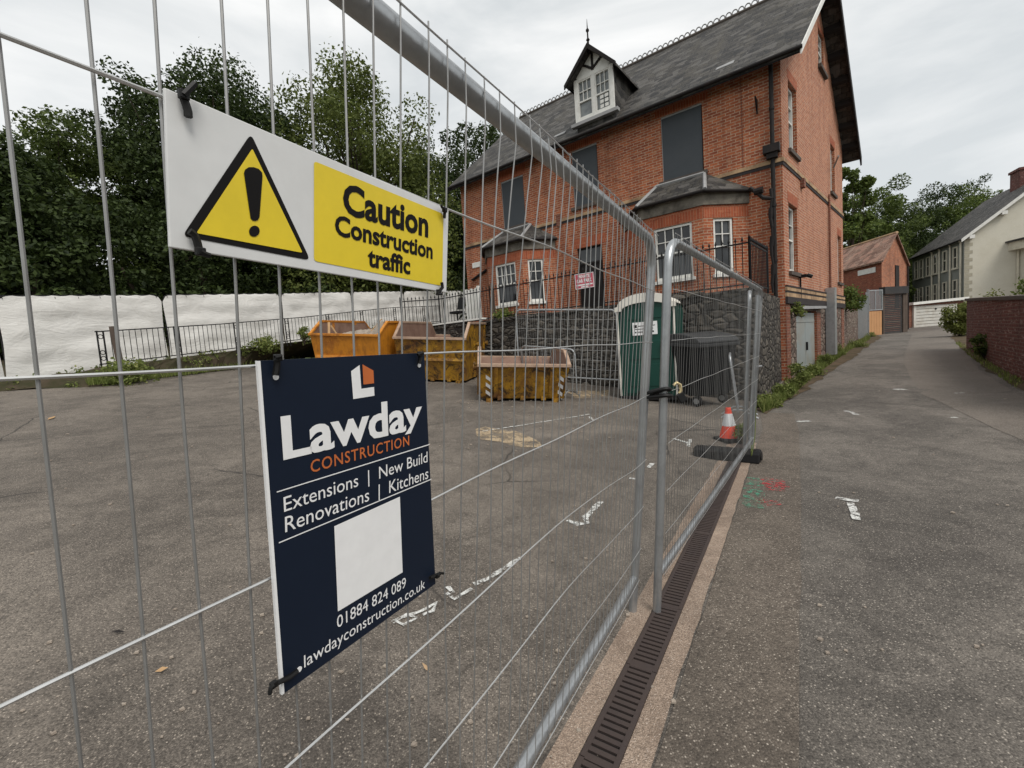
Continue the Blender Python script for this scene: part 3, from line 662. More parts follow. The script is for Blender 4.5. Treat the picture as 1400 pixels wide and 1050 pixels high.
q = MB(); q.lathe([(.035,0),(.03,.12),(.06,.16),(.025,.22),(.022,.38),(.05,.42),(.05,.46),(.018,.5),(.004,.78)], DF.p(dm,.22,dap+.02), 10); q.build('finial', M['fascia'], dorm, smooth=True)
q = MB(); q.fbox(DF, da-.02, da+.10, -.03, .03, dz0-.02, dz1); q.fbox(DF, db-.10, db+.02, -.03, .03, dz0-.02, dz1); q.fbox(DF, dm-.05, dm+.05, -.03, .03, dz0, dz1); q.fbox(DF, da+.1, db-.1, -.032, .028, dz1-.07, dz1+.05)
q.fbox(DF, da+.1, db-.1, -.032, .028, dz0-.02, dz0+.08); q.prism([DF.p(da+.02,-.02,dz1+.05), DF.p(db-.02,-.02,dz1+.05), DF.p(dm,-.02,dap-.06)], nF*.02)
q.build('dormer_front', M['white'], dorm)
for a, b in ((da+.10, dm-.05), (dm+.05, db-.10)): sash(DF, a, b, dz0+.08, dz1-.07, 3, 2, o=.045, parent=dorm, glass='paleglass', fw_=.04, sill=False, gap=.45)
q = MB(); r_ = lambda p0, p1, w_: q.prism([p0+V(0,0,w_), p0-V(0,0,w_), p1-V(0,0,w_), p1+V(0,0,w_)], nF*.03)
q.fbox(DF, dm-.035, dm+.035, .004, .03, dz1+.08, dap-.1); r_(DF.p(dm,.005,dz1+.12), DF.p(dm-.36,.005,dz1+.38), .04); r_(DF.p(dm,.005,dz1+.12), DF.p(dm+.36,.005,dz1+.38), .04)
q.build('dormer_timbers', M['fascia'], dorm)
q = MB()
for a, b in ((.15,.45),(.15,.15)):
    pass
for i in range(2):
    for j in range(3): q.fbox(DF, da+.17+i*.16, da+.29+i*.16, .02, .024, dz0+.16+j*.14, dz0+.26+j*.14)
q.build('window_sticker', M['white'], dorm)
q = MB(); q.fbox(DF, da-.15, db+.15, -.05, .12, dz0-.12, dz0-.022); q.build('dormer_sill', M['lead'], dorm)
# ---- bays
def bay(sa, fa, fb, sb, zt, zw, wmain, wside, main_cols):
    O = .9; q = MB()
    A, B, C_, D_ = F.p(sa,0,0), F.p(fa,O,0), F.p(fb,O,0), F.p(sb,0,0)
    fm = Fr(B, unit(C_-B), nF); t1 = unit(B-A); n1 = unit(V(t1[1], -t1[0], 0)); n1 = n1 if n1@(CAM-A) > 0 else -n1
    f1 = Fr(A, t1, n1); t2 = unit(D_-C_); n2 = unit(V(t2[1], -t2[0], 0)); n2 = n2 if n2@nF > 0 else -n2; f2 = Fr(C_, t2, n2)
    Lm, L1 = float(np.linalg.norm(C_-B)), float(np.linalg.norm(B-A))
    hm = [fm.hit(*wmain[0])[0], fm.hit(*wmain[1])[0], 3.03, 4.50]
    if hm[0] > hm[1]: hm[0], hm[1] = hm[1], hm[0]
    h1 = [f1.hit(*wside[0])[0], f1.hit(*wside[1])[0], 3.03, 4.50]
    if h1[0] > h1[1]: h1[0], h1[1] = h1[1], h1[0]
    hm[0] = max(hm[0], .15); hm[1] = min(hm[1], Lm-.15); h1[0] = max(h1[0], .2); h1[1] = min(h1[1], L1-.15)
    wallgrid(q, fm, 0, Lm, 2.2, zt, [tuple(hm)]); wallgrid(q, f1, 0, L1, 2.2, zt, [tuple(h1)]); wallgrid(q, f2, 0, L1, 2.2, zt, [])
    by = q.build('bay_window', [M['brick'], M['dark']], house, recalc=False)
    q = MB(); q.fbox(fm, 0.004, Lm-.004, .002, .006, 4.52, 4.84); q.fbox(f1, .004, L1-.004, .002, .006, 4.52, 4.84); q.fbox(f2, .004, L1-.004, .002, .006, 4.52, 4.84); q.build('bay_lintel', M['rubbed'], by)
    q = MB(); q.fbox(fm, -.02, Lm+.02, .002, .05, 4.85, zt); q.fbox(f1, .0, L1+.02, .002, .05, 4.85, zt); q.fbox(f2, -.02, L1, .002, .05, 4.85, zt); q.build('bay_frieze', M['frieze'], by)
    sash(fm, hm[0]+.01, hm[1]-.01, hm[2]+.01, hm[3]-.01, main_cols, 2, parent=by); sash(f1, h1[0]+.01, h1[1]-.01, h1[2]+.01, h1[3]-.01, 2, 2, parent=by)
    ov = .16; q = MB()
    e = [F.p(sa-.12,-.0,zt), F.p(fa-.1,O+ov,zt), F.p(fb+.1,O+ov,zt), F.p(sb+.12,-.0,zt)]
    r = [F.p(fa+.15,.01,zw), F.p(fb-.15,.01,zw)]
    up = V(0,0,.05)
    q.poly([e[0]+up, e[1]+up, r[0]]); q.poly([e[1]+up, e[2]+up, r[1], r[0]]); q.poly([e[2]+up, e[3]+up, r[1]])
    q.poly([e[0], e[1], e[2], e[3]])
    for a, b in zip(e[:-1], e[1:]): q.quad(a, b, b+up, a+up)
    rf = q.build('bay_roof', M['slate'], by, recalc=False)
    q = MB(); q.tube([e[0]+V(0,0,.0)+nF*.03, e[1]+nF*.05, e[2]+nF*.05, e[3]+nF*.03], .042, 8); q.build('bay_gutter', M['blackpipe'], by, smooth=True)
    q = MB(); q.tube([e[1]+up, r[0]], .05, 6); q.tube([e[2]+up, r[1]], .05, 6); q.tube([r[0]+nF*.03, r[1]+nF*.03], .05, 6); q.build('hip_tiles', M['lead'], by, smooth=True)
bay(.80, 1.72, 3.38, 4.30, 5.16, 5.95, ((895,340),(947,340)), ((976,335),(1003,335)), 4)
bay(6.90, 7.72, 9.30, 10.12, 5.16, 5.90, ((678,385),(706,385)), ((723,383),(744,383)), 4)
# ---- retaining wall with terrace
rw = thing('retaining_wall', 'dark rubble stone retaining wall carrying the terrace below the house', 'stone wall', F.p(5.5,1.5,0))
q = MB(); RO = 3.55
segs = np.linspace(.12, 11.6, 40)
q.fbox(F, .12, 11.6, .0, RO, -.4, 2.26); q.build('stonework', M['stone'], rw)
q = MB()
s_ = .1
while s_ < 11.6:
    L_ = rnd.uniform(.3, .7); q.fbox(F, s_, min(s_+L_-.02, 11.6), RO-.32, RO+.04+rnd.uniform(-.02,.02), 2.262, 2.34+rnd.uniform(-.03,.03)); s_ += L_
q.build('coping_stone', M['stone'], rw)
q = MB(); q.fbox(F, 7.4, 9.6, RO-.3, RO+.06, 2.38, 2.43); q.build('pale_coping', M['white'], rw)
# ---- terrace railing (spear tops)
def spear_rail(name, label, runs, zb, zt, o_, step=.125, cat='railing'):
    t = thing(name, label, cat, o_)
    bars = MB(); rails = MB(); fin = MB()
    for a, b in runs:
        a = np.asarray(a, float); b = np.asarray(b, float); L_ = np.linalg.norm(b-a); n = max(2, int(L_/step))
        up = V(0,0,1)
        for i in range(n+1):
            p = a+(b-a)*i/n; big = (i == 0 or i == n or i % 20 == 0)
            r = .022 if big else .009
            bars.tube([p+V(0,0,zb-.05), p+V(0,0,zt+(.06 if big else .03))], r, 6)
            bars.lathe([(.006,0),(.024,.03),(.012,.07),(.001,.11)], p+V(0,0,zt+(.05 if big else .02)), 6)
        d = unit(b-a); nn = V(-d[1], d[0], 0)*.008
        for z in (zb+.05, zt-.03): rails.hexa([a-nn+V(0,0,z), a+nn+V(0,0,z), b+nn+V(0,0,z), b-nn+V(0,0,z), a-nn+V(0,0,z+.03), a+nn+V(0,0,z+.03), b+nn+V(0,0,z+.03), b-nn+V(0,0,z+.03)])
    bars.build('bars', M['black'], t); rails.build('rails', M['black'], t)
    return t
c0 = F.p(.25, 3.4, 0); c1 = F.p(9.42, 3.4, 0); lft = onz(547, 412, 3.25); lft[2] = 0
spear_rail('spiked_railing', 'black iron railing with spear tops along the terrace edge', [(F.p(.16,1.7,0), c0), (c0, F.p(7.2,3.4,0)), (F.p(7.2,3.4,0), c1), (c1, lft)], 2.34, 3.25, F.p(5,3.4,2.3))
q = MB(); p = F.p(7.12, 3.36, 0); q.prism([p+V(-.05,-.05,2.3), p+V(.05,-.05,2.3), p+V(.05,.05,2.3), p+V(-.05,.05,2.3)], (0,0,1.12)); tag(q.build('timber_post', M['postwood']), 'brown timber post standing in the spiked terrace railing', 'post')
# white boarded gate, office chair on the terrace
t = thing('boarded_gate', 'white boarded gate between terrace railing and house corner', 'gate', F.p(9.3,2.3,2.37)); q = MB()
for i in range(5): q.fbox(F, 8.75+i*.115, 8.85+i*.115, 2.2, 2.23, 2.5, 3.6-.03*(i%2))
q.build('boards', M['white'], t); q = MB(); q.fbox(F, 8.72, 9.34, 2.16, 2.198, 2.7, 2.8); q.fbox(F, 8.72, 9.34, 2.16, 2.198, 3.3, 3.4); q.fbox(F, 8.66, 8.74, 2.16, 2.26, 2.37, 3.65); q.build('frame', M['white'], t)
t = thing('office_chair', 'dark office chair left on the terrace behind the railing', 'chair', F.p(9.75,2.3,2.37)); q = MB()
q.fbox(F, 9.55, 9.95, 2.05, 2.45, 2.82, 2.9); q.build('seat', M['plastic'], t, bevel=.02)
q = MB(); q.hexa([F.p(9.58,2.02,2.98), F.p(9.92,2.02,2.98), F.p(9.92,2.08,2.98), F.p(9.58,2.08,2.98), F.p(9.58,1.9,3.4), F.p(9.92,1.9,3.4), F.p(9.92,1.96,3.4), F.p(9.58,1.96,3.4)]); q.build('backrest', M['plastic'], t)
q = MB(); q.tube([F.p(9.75,2.25,2.45), F.p(9.75,2.25,2.84)], .03, 8)
for k in range(5): a = k*1.2566; q.tube([F.p(9.75,2.25,2.5), F.p(9.75+.28*math.cos(a),2.25+.28*math.sin(a),2.41)], .02, 6)
q.build('base', M['black'], t)
# ================================================================== TEXT
_txt = {}
def textmesh(s, bold=0., space=1.):
    k = (s, bold, space)
    if k in _txt: return _txt[k]
    cu = bpy.data.curves.new('lettering', 'FONT'); cu.body = s; cu.size = 1; cu.offset = bold; cu.space_character = space; cu.resolution_u = 3; cu.fill_mode = 'FRONT'
    ob = bpy.data.objects.new('lettering', cu); COL.objects.link(ob); dg = bpy.context.evaluated_depsgraph_get(); dg.update()
    me = ob.evaluated_get(dg).to_mesh(); v = [tuple(q.co) for q in me.vertices]; f = [tuple(p.vertices) for p in me.polygons]
    ob.evaluated_get(dg).to_mesh_clear(); bpy.data.objects.remove(ob); bpy.data.curves.remove(cu)
    _txt[k] = (v, f); return v, f
_hv = [q[1] for q in textmesh('H')[0]]; CAPH = max(_hv)-min(_hv)
def put_text(mb, s, BL, BR, TL, bold=0., space=1., mi=0, desc=1.):
    v, f = textmesh(s, bold, space); x0 = min(q[0] for q in v); x1 = max(q[0] for q in v)
    ex = (BR-BL)/(x1-x0); ey = (TL-BL)/CAPH
    mb.add([BL+ex*(q[0]-x0)+ey*q[1]*(desc if q[1] < 0 else 1) for q in v], f, mi)
# ================================================================== NEAR FENCE
P1 = onz(865, 836, 0); dn1 = unit(ray(1050, 459)); up1 = unit(onplane(891.5, 350, P1, dn1)-P1)
n1 = np.cross(dn1, up1); n1 = n1 if n1@(CAM-P1) > 0 else -n1
def sm(a, b, x): t = min(1, max(0, (x-a)/(b-a))); return t*t*(3-2*t)
HZ = [1.922, 1.666, 1.423, 1.172, .912, .668, .440, .215]
def heras(name, label, P, dn, up, nn, L0, L1, group, warp=None, wm='wire', wires=True, post_top=None, wire_r=.0015, sideband=(1, 1), step=.05, seed=0):
    """round-topped temporary mesh fence panel: frame tubes and a welded wire mesh on the near side"""
    rr = random.Random(seed)
    wf = warp or (lambda s, h: (0., 0., 0.))
    def pt(s, h, o):
        a, b, c = wf(s, h); return P+dn*(s+a)+up*(h+b)+nn*(o+c)
    t = thing(name, label, 'fence panel', P+dn*(L0+L1)/2, group)
    R = .021; cr = .13; ht = 1.90
    for s, sg in ((L0, 1), (L1, -1)):
        pts = [pt(s, h, 0) for h in np.linspace(0.0, ht-cr, 14)]
        pts += [pt(s+sg*cr*(1-math.cos(a)), ht-cr+cr*math.sin(a), 0) for a in np.linspace(.2, math.pi/2-.25, 5)]
        MB().tube(pts+[pt(s+sg*cr, ht, 0)], R, 14).build('post', M['galv'], t, smooth=True)
    MB().tube([pt(s, ht, 0) for s in np.linspace(L0+cr, L1-cr, 24)], R, 14).build('top_rail', M['galv'], t, smooth=True)
    MB().tube([pt(s, .215, 0) for s in np.linspace(L0+.015, L1-.015, 24)], R*.95, 12).build('bottom_rail', M['galv'], t, smooth=True)
    q = MB(); ss = np.arange(L0+.02, L1-.01, step)
    for i, s in enumerate(ss):
        j = rr.uniform(-.004, .004); k = rr.uniform(-.004, .004); hs = np.linspace(.20, HZ[0]+.008, 22)
        q.tube([pt(s+j*math.sin(h*3)+k*h/2, h, .024+.003*math.sin(h*5+i)) for h in hs], wire_r, 6)
    for h in HZ:
        q.tube([pt(s, h+.002*math.sin(s*9+h*7), .0275) for s in np.linspace(L0+.01, L1-.01, 60)], wire_r*1.2, 6, mi=1)
    q.build('wire_mesh', [M[wm], M['wirelit']], t, smooth=True)
    return t, pt
def warp1(s, h):
    k = sm(-1.1, 0, s)
    dh = -.075*k*(1 if h < .95 else max(0, 1-(h-.95)/.25))*(1 if h > .3 else 0) + (.03*(1-sm(-1.6,-.3,s)) if h < .3 else 0)
    g_ = math.exp(-((s+1.28)/.22)**2); ds = .035*g_*sm(1.70, 1.86, h)
    if h < .25: dh -= .025*k
    c = .014*g_*sm(1.5,1.7,h)*(1-sm(1.82,1.9,h))
    c += .03*math.sin(min(1,max(0,h/1.9))*math.pi)*sm(-.5,0,s)*0
    return ds, dh, c
FG = 'galvanised temporary mesh fence panels'
pan1, pt1 = heras('mesh_fence_panel', 'nearest galvanised mesh fence panel carrying the caution and construction signs', P1, dn1, up1, n1, -3.47, 0, FG, warp1, seed=1)
P2 = onz(898, 838, 0); dn2 = unit(ray(1133, 449)); up2 = unit(onplane(912.5, 375, P2, dn2)-P2); n2 = np.cross(dn2, up2); n2 = n2 if n2@(CAM-P2) > 0 else -n2
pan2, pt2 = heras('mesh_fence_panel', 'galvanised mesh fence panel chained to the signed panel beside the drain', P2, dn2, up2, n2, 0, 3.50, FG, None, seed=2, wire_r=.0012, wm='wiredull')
e2 = P2+dn2*3.5
d3 = unit(V(e2[0]-.02, e2[1], 0)); P3 = V(e2[0]-.05, e2[1]+.06, 0); up3 = unit(V(.05, -.02, 1)); n3 = unit(np.cross(d3, up3))
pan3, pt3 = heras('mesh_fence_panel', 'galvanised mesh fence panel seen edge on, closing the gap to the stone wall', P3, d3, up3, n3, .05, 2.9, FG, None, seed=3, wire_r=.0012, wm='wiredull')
# clips joining the second and third panels
q = MB()
q.tube([pt2(3.46, 1.05, .0), pt2(3.58, 1.05, .04)], .010, 8); tag(q.build('fence_clamp', M['galv']), 'steel clamps joining the far fence post beside the stone wall', 'clamp')
q = MB(); p = P2+dn2*3.44; q.tube([p+V(0,.03,.1), p+up2*1.83+V(0,.03,0)], .019, 12); q.tube([p+up2*1.62+V(0,.03,0), p+up2*1.85+V(0,.03,0)], .026, 12)
tag(q.build('coupling_post', [M['galv']], smooth=True), 'plain galvanised coupling post with open top tied to the far fence post', 'post')
# rubber foot under the far post
bx = unit(onz(1042,626,0)-onz(946,618,0)); zc = V(0,0,1)
t = thing('ballast_block', 'black recycled rubber ballast block holding the far fence post at the drain end', 'ballast block', onz(994,628,0), rot=basis(bx, zc))
q = MB(); pr = [(-.34,-.105,.006),(-.34,.105,.006),(-.34,.095,.10),(-.34,.05,.135),(-.34,-.05,.135),(-.34,-.095,.10)]; q.prism(pr, (.68,0,0)); q.build('block', M['rubber'], t, local=True, bevel=.012)
q = MB()
for k in range(7): q.box(-.30+k*.095, -.265+k*.095, -.04, .04, .134, .139)
for sx in (-.341, .341): q.lathe([(.012,-.012),(.05,-.012),(.05,.012),(.012,.012)], (sx, 0, .07), 12, axis=(1,0,0))
q.build('block_sockets', M['dark'], t, local=True)
# chain in a hose and padlock
t = thing('chain_lock', 'black sleeved chain looped round the two meeting fence posts', 'chain', pt1(0,1.08,.03))
a = onplane(884.5, 537, P1, n1); b = onplane(906.5, 536, P2, n2); q = MB()
def loop(c0_, c1_, r, dz, sk):
    d = unit(c1_-c0_); nb = unit(np.cross(d, V(0,0,1))); L_ = np.linalg.norm(c1_-c0_)
    out = []
    for k in range(28):
        an = 2*math.pi*k/28; out.append((c0_+c1_)/2 + d*(L_/2+r)*math.cos(an) + nb*r*1.25*math.sin(an) + V(0,0,dz+sk*math.cos(an)+.004*math.sin(3*an)))
    return out
q.tube(loop(a, b, .036, .008, .006), .0095, 8, closed=True); q.tube(loop(a, b, .039, -.014, -.006), .0095, 8, closed=True); q.tube(loop(a, b+V(.0,.01,0), .035, -.002, .012), .009, 8, closed=True)
q.build('sleeved_links', M['tie'], t, smooth=True)
t = thing('padlock', 'brass shackled padlock hanging from the sleeved chain', 'padlock', at(930,545,2.26)); q = MB()
q.tube([at(921,527,2.26), at(925,523,2.26), at(930,526,2.26), at(931,534,2.26), at(929,538,2.26)], .0085, 8); q.build('shackle', M['brass'], t, smooth=True)
p0, p1 = at(928,538,2.26), at(935,549,2.26); d = unit(p1-p0); e = unit(np.cross(d, cF)); q = MB()
q.hexa([p+e*sx*.020+cF*sy*.012 for p in (p0, p1) for sx, sy in ((-1,-1),(1,-1),(1,1),(-1,1))]); q.build('lock_body', M['tie'], t, bevel=.004)
# ================================================================== SIGNS
def sgn(x, y, o): return onplane(x, y, P1+n1*o, n1)
def panel(quadpx, o, th, name, m, parent=None, edge=None):
    c = [sgn(*p, o) for p in quadpx]; q = MB(); b = [p-n1*th for p in c]
    return c, q.hexa(b+c)
def decal(polys, o, name, m, parent):
    q = MB()
    for pl in polys: q.poly([sgn(*p, o) for p in pl])
    return q.build(name, m, parent, recalc=False)
def rounded(pts, r, n=5):
    out = []
    k = len(pts)
    for i in range(k):
        p = np.array(pts[i], float); a = np.array(pts[i-1], float); b = np.array(pts[(i+1)%k], float)
        pa = p+(a-p)*min(.45, r/np.linalg.norm(a-p)); pb = p+(b-p)*min(.45, r/np.linalg.norm(b-p))
        for t in np.linspace(0, 1, n): out.append(tuple((1-t)**2*pa+2*t*(1-t)*p+t*t*pb))
    return out
SO = .036
cq = [(232,338),(610.5,400),(613.5,286.5),(224.5,119)]
t = thing('caution_sign', 'white and yellow warning board reading Caution Construction traffic', 'sign', sgn(420,260,SO)); c_, q = panel(cq, SO, .004, 'b', None); q.build('sign_board', M['signwhite'], t, bevel=.001)
decal([rounded([(252.4-3,322.5),(424.5,356),(343,182.5)], 9)], SO+.0006, 'triangle_border', M['signblack'], t)
decal([rounded([(268.5,318.6),(413.8,345.6),(345,203)], 3)], SO+.0012, 'triangle_field', M['signyellow'], t)
ex = [(333.5,237),(335,232),(340,228.5),(347,228.5),(354,231),(358.5,236),(359,241),(355,296),(353,300.5),(349,302.2),(345,301.2),(342.5,298)]
dot = [(347.8+7.3*math.cos(a)-.5*math.sin(a), 316+7.6*math.sin(a)) for a in np.linspace(0, 2*math.pi, 18)[:-1]]
decal([ex, dot], SO+.0018, 'exclamation_mark', M['signblack'], t)
decal([rounded([(429.3,356.8),(604.8,391),(606.3,292.5),(429.3,220)], 5)], SO+.0006, 'yellow_field', M['signyellow'], t)
q = MB(); T_ = SO+.0012
put_text(q, 'Caution', sgn(469,290,T_), sgn(585.5,323.5,T_), sgn(469,250,T_), .032); put_text(q, 'Construction', sgn(458,320,T_), sgn(591.5,353.5,T_), sgn(458,293.5,T_), .030); put_text(q, 'traffic', sgn(503,363,T_), sgn(561,374.5,T_), sgn(503,338.5,T_), .032)
q.build('lettering', M['signblack'], t, recalc=False)
lq = [(386,950),(595.5,798),(580,482.4),(352.5,493.5)]
t = thing('company_sign', 'navy company board with white house logo and lettering, cable-tied to the fence', 'sign', sgn(470,720,SO)); c_, q = panel(lq, SO, .003, 'b', None); q.build('sign_board', M['navy'], t)
ew = MB(); bl, br, tr, tl = [sgn(*p, SO+.0006) for p in lq]; ex_ = unit(br-bl)*.0028
ew.quad(bl, bl+ex_, tl+ex_, tl); ew.hexa([bl-unit(br-bl)*.0006-n1*.0042, bl-n1*.0042, bl, bl-unit(br-bl)*.0006, tl-unit(tr-tl)*.0006-n1*.0042, tl-n1*.0042, tl, tl-unit(tr-tl)*.0006]); ew.build('sign_edge', M['signprint'], t)
T_ = SO+.0007
decal([[(480,507.5),(491.6,499),(494,531.5),(511.4,529),(512,541),(483,545.6)]], T_, 'logo', M['signprint'], t)
decal([[(495.5,498),(510.5,506.6),(511.4,524),(497,525.7)]], T_, 'logo_orange', M['signorange'], t)
q = MB()
q = MB(); put_text(q, 'Lawday', sgn(387.5,628.5,T_), sgn(577.5,584,T_), sgn(383.5,572,T_), .029, 1., 0, .30); q.build('lettering', M['signprint'], t, recalc=False)
q = MB(); put_text(q, 'Extensions  |  New Build', sgn(388.5,700,T_), sgn(584.5,631.5,T_), sgn(387.5,680,T_), .0); q.build('lettering', M['signprint'], t, recalc=False)
q = MB(); put_text(q, 'Renovations  |  Kitchens', sgn(390,728,T_), sgn(585.5,654,T_), sgn(389.5,707,T_), .0); q.build('lettering', M['signprint'], t, recalc=False)
q = MB(); put_text(q, '01884 824 089', sgn(461,859,T_), sgn(555,802.5,T_), sgn(460.5,843,T_), .0); q.build('lettering', M['signprint'], t, recalc=False)
q = MB(); put_text(q, 'lawdayconstruction.co.uk', sgn(416,913,T_), sgn(581,803.5,T_), sgn(415.5,896.5,T_), .0); q.build('lettering', M['signprint'], t, recalc=False)
q = MB(); put_text(q, 'CONSTRUCTION', sgn(425,646.5,T_), sgn(559.5,608.5,T_), sgn(424.3,630,T_), .008, 1.12); q.build('orange_lettering', M['signorange'], t, recalc=False)
decal([[(378.5,673.5),(587.3,608.3),(587.2,607),(378.4,672)], [(381.3,743),(589.7,655.8),(589.6,654.5),(381.2,741.4)], [(457,719.5),(462,836),(550.5,782.4),(546.7,679)]], T_, 'rules_and_panel', M['signprint'], t)
def tie(label, pix, tail, o=SO+.006, r=.0028):
    t = thing('cable_tie', label, 'cable tie', sgn(*pix[0], o), 'black cable ties on the signs'); q = MB()
    q.tube([sgn(*p, o) for p in pix], r, 6); q.tube([sgn(*p, o+.004) for p in tail], r*.8, 6)
    q.build('strap', M['tie'], t, smooth=True)
    q = MB(); c = sgn(*tail[0], o+.002); q.hexa([c+dn1*a*.004+up1*b*.0038+n1*g_*.003 for b in (-1,1) for a, g_ in ((-1,-1),(1,-1),(1,1),(-1,1))]); q.build('tie_head', M['tie'], t, bevel=.001)
tie('black cable tie at the upper left corner of the caution sign', [(247,121),(250,131),(254,142),(257,152),(257.5,160)], [(251,130),(258,123),(267,114)], r=.0034)
tie('black cable tie at the lower left corner of the caution sign', [(259,316),(266,321),(270,332),(273,344)], [(274,344),(279,347),(287,350)], r=.0034)
tie('black cable tie at the upper right corner of the caution sign', [(606,283),(608,290),(607.5,298)], [(608,287),(604,283),(603,280)])
tie('black cable tie at the lower right corner of the caution sign', [(604,386),(605,393),(600,399)], [(600,399),(597,402),(604,402)])
tie('black cable tie at the upper left corner of the navy sign', [(378,487),(379,497),(378,505),(376.5,513)], [(380,489),(376,489),(384,487)], r=.0034)
tie('black cable tie at the upper right corner of the navy sign', [(574,482),(574.5,490),(573,497)], [(574.5,484),(571,485),(578,482)], r=.003)
tie('black cable tie at the lower left corner of the navy sign', [(407,917),(397,925),(385,931),(374,936)], [(374,936),(370,940),(369,949)], r=.003)
tie('black cable tie at the lower right corner of the navy sign', [(588,790),(595,787),(602,784)], [(598,787),(601,783),(606,784)], r=.003)
dts = MB()
for p in ((377,515.5),(573,499.5),(409,915)): dts.lathe([(.0035,0),(.0035,.0008)], sgn(*p, SO+.0005), 10, axis=n1)
dts.build('eyelets', M['signprint'], [o for o in bpy.data.objects if o.name == 'company_sign'][0])
# red private sign on the terrace railing
sp = [F.p(*( (lambda h: (h[0], 3.45, h[1]))(F.hit(x, y, 3.45)) )) for x, y in ((787.2,396),(812.5,392),(811,371.5),(785.5,375.5))]
t = thing('private_sign', 'red private car park sign fixed to the terrace railing in front of the door', 'sign', sp[0]); q = MB(); q.hexa([p-nF*.01 for p in sp]+sp); q.build('sign_board', M['signred'], t)
bl, br, tr, tl = [p+nF*.002 for p in sp]; S2 = lambda a, b: bl+(br-bl)*a+(tl-bl)*b+(tr-br-tl+bl)*a*b
q = MB()
for a0, a1, b0, b1 in ((0,1,0,.035),(0,1,.965,1),(0,.03,.035,.965),(.97,1,.035,.965)): q.quad(S2(a0,b0), S2(a1,b0), S2(a1,b1), S2(a0,b1))
q.quad(S2(.3,.07), S2(.7,.07), S2(.7,.15), S2(.3,.15)); q.quad(S2(.07,.2), S2(.93,.2), S2(.93,.29), S2(.07,.29)); q.build('sign_border', M['signprint'], t, recalc=False)
q = MB(); put_text(q, 'PRIVATE', S2(.17,.70), S2(.80,.70), S2(.17,.90), .035); put_text(q, 'CAR PARK', S2(.09,.40), S2(.90,.40), S2(.09,.62), .035); q.build('lettering', M['signprint'], t, recalc=False)
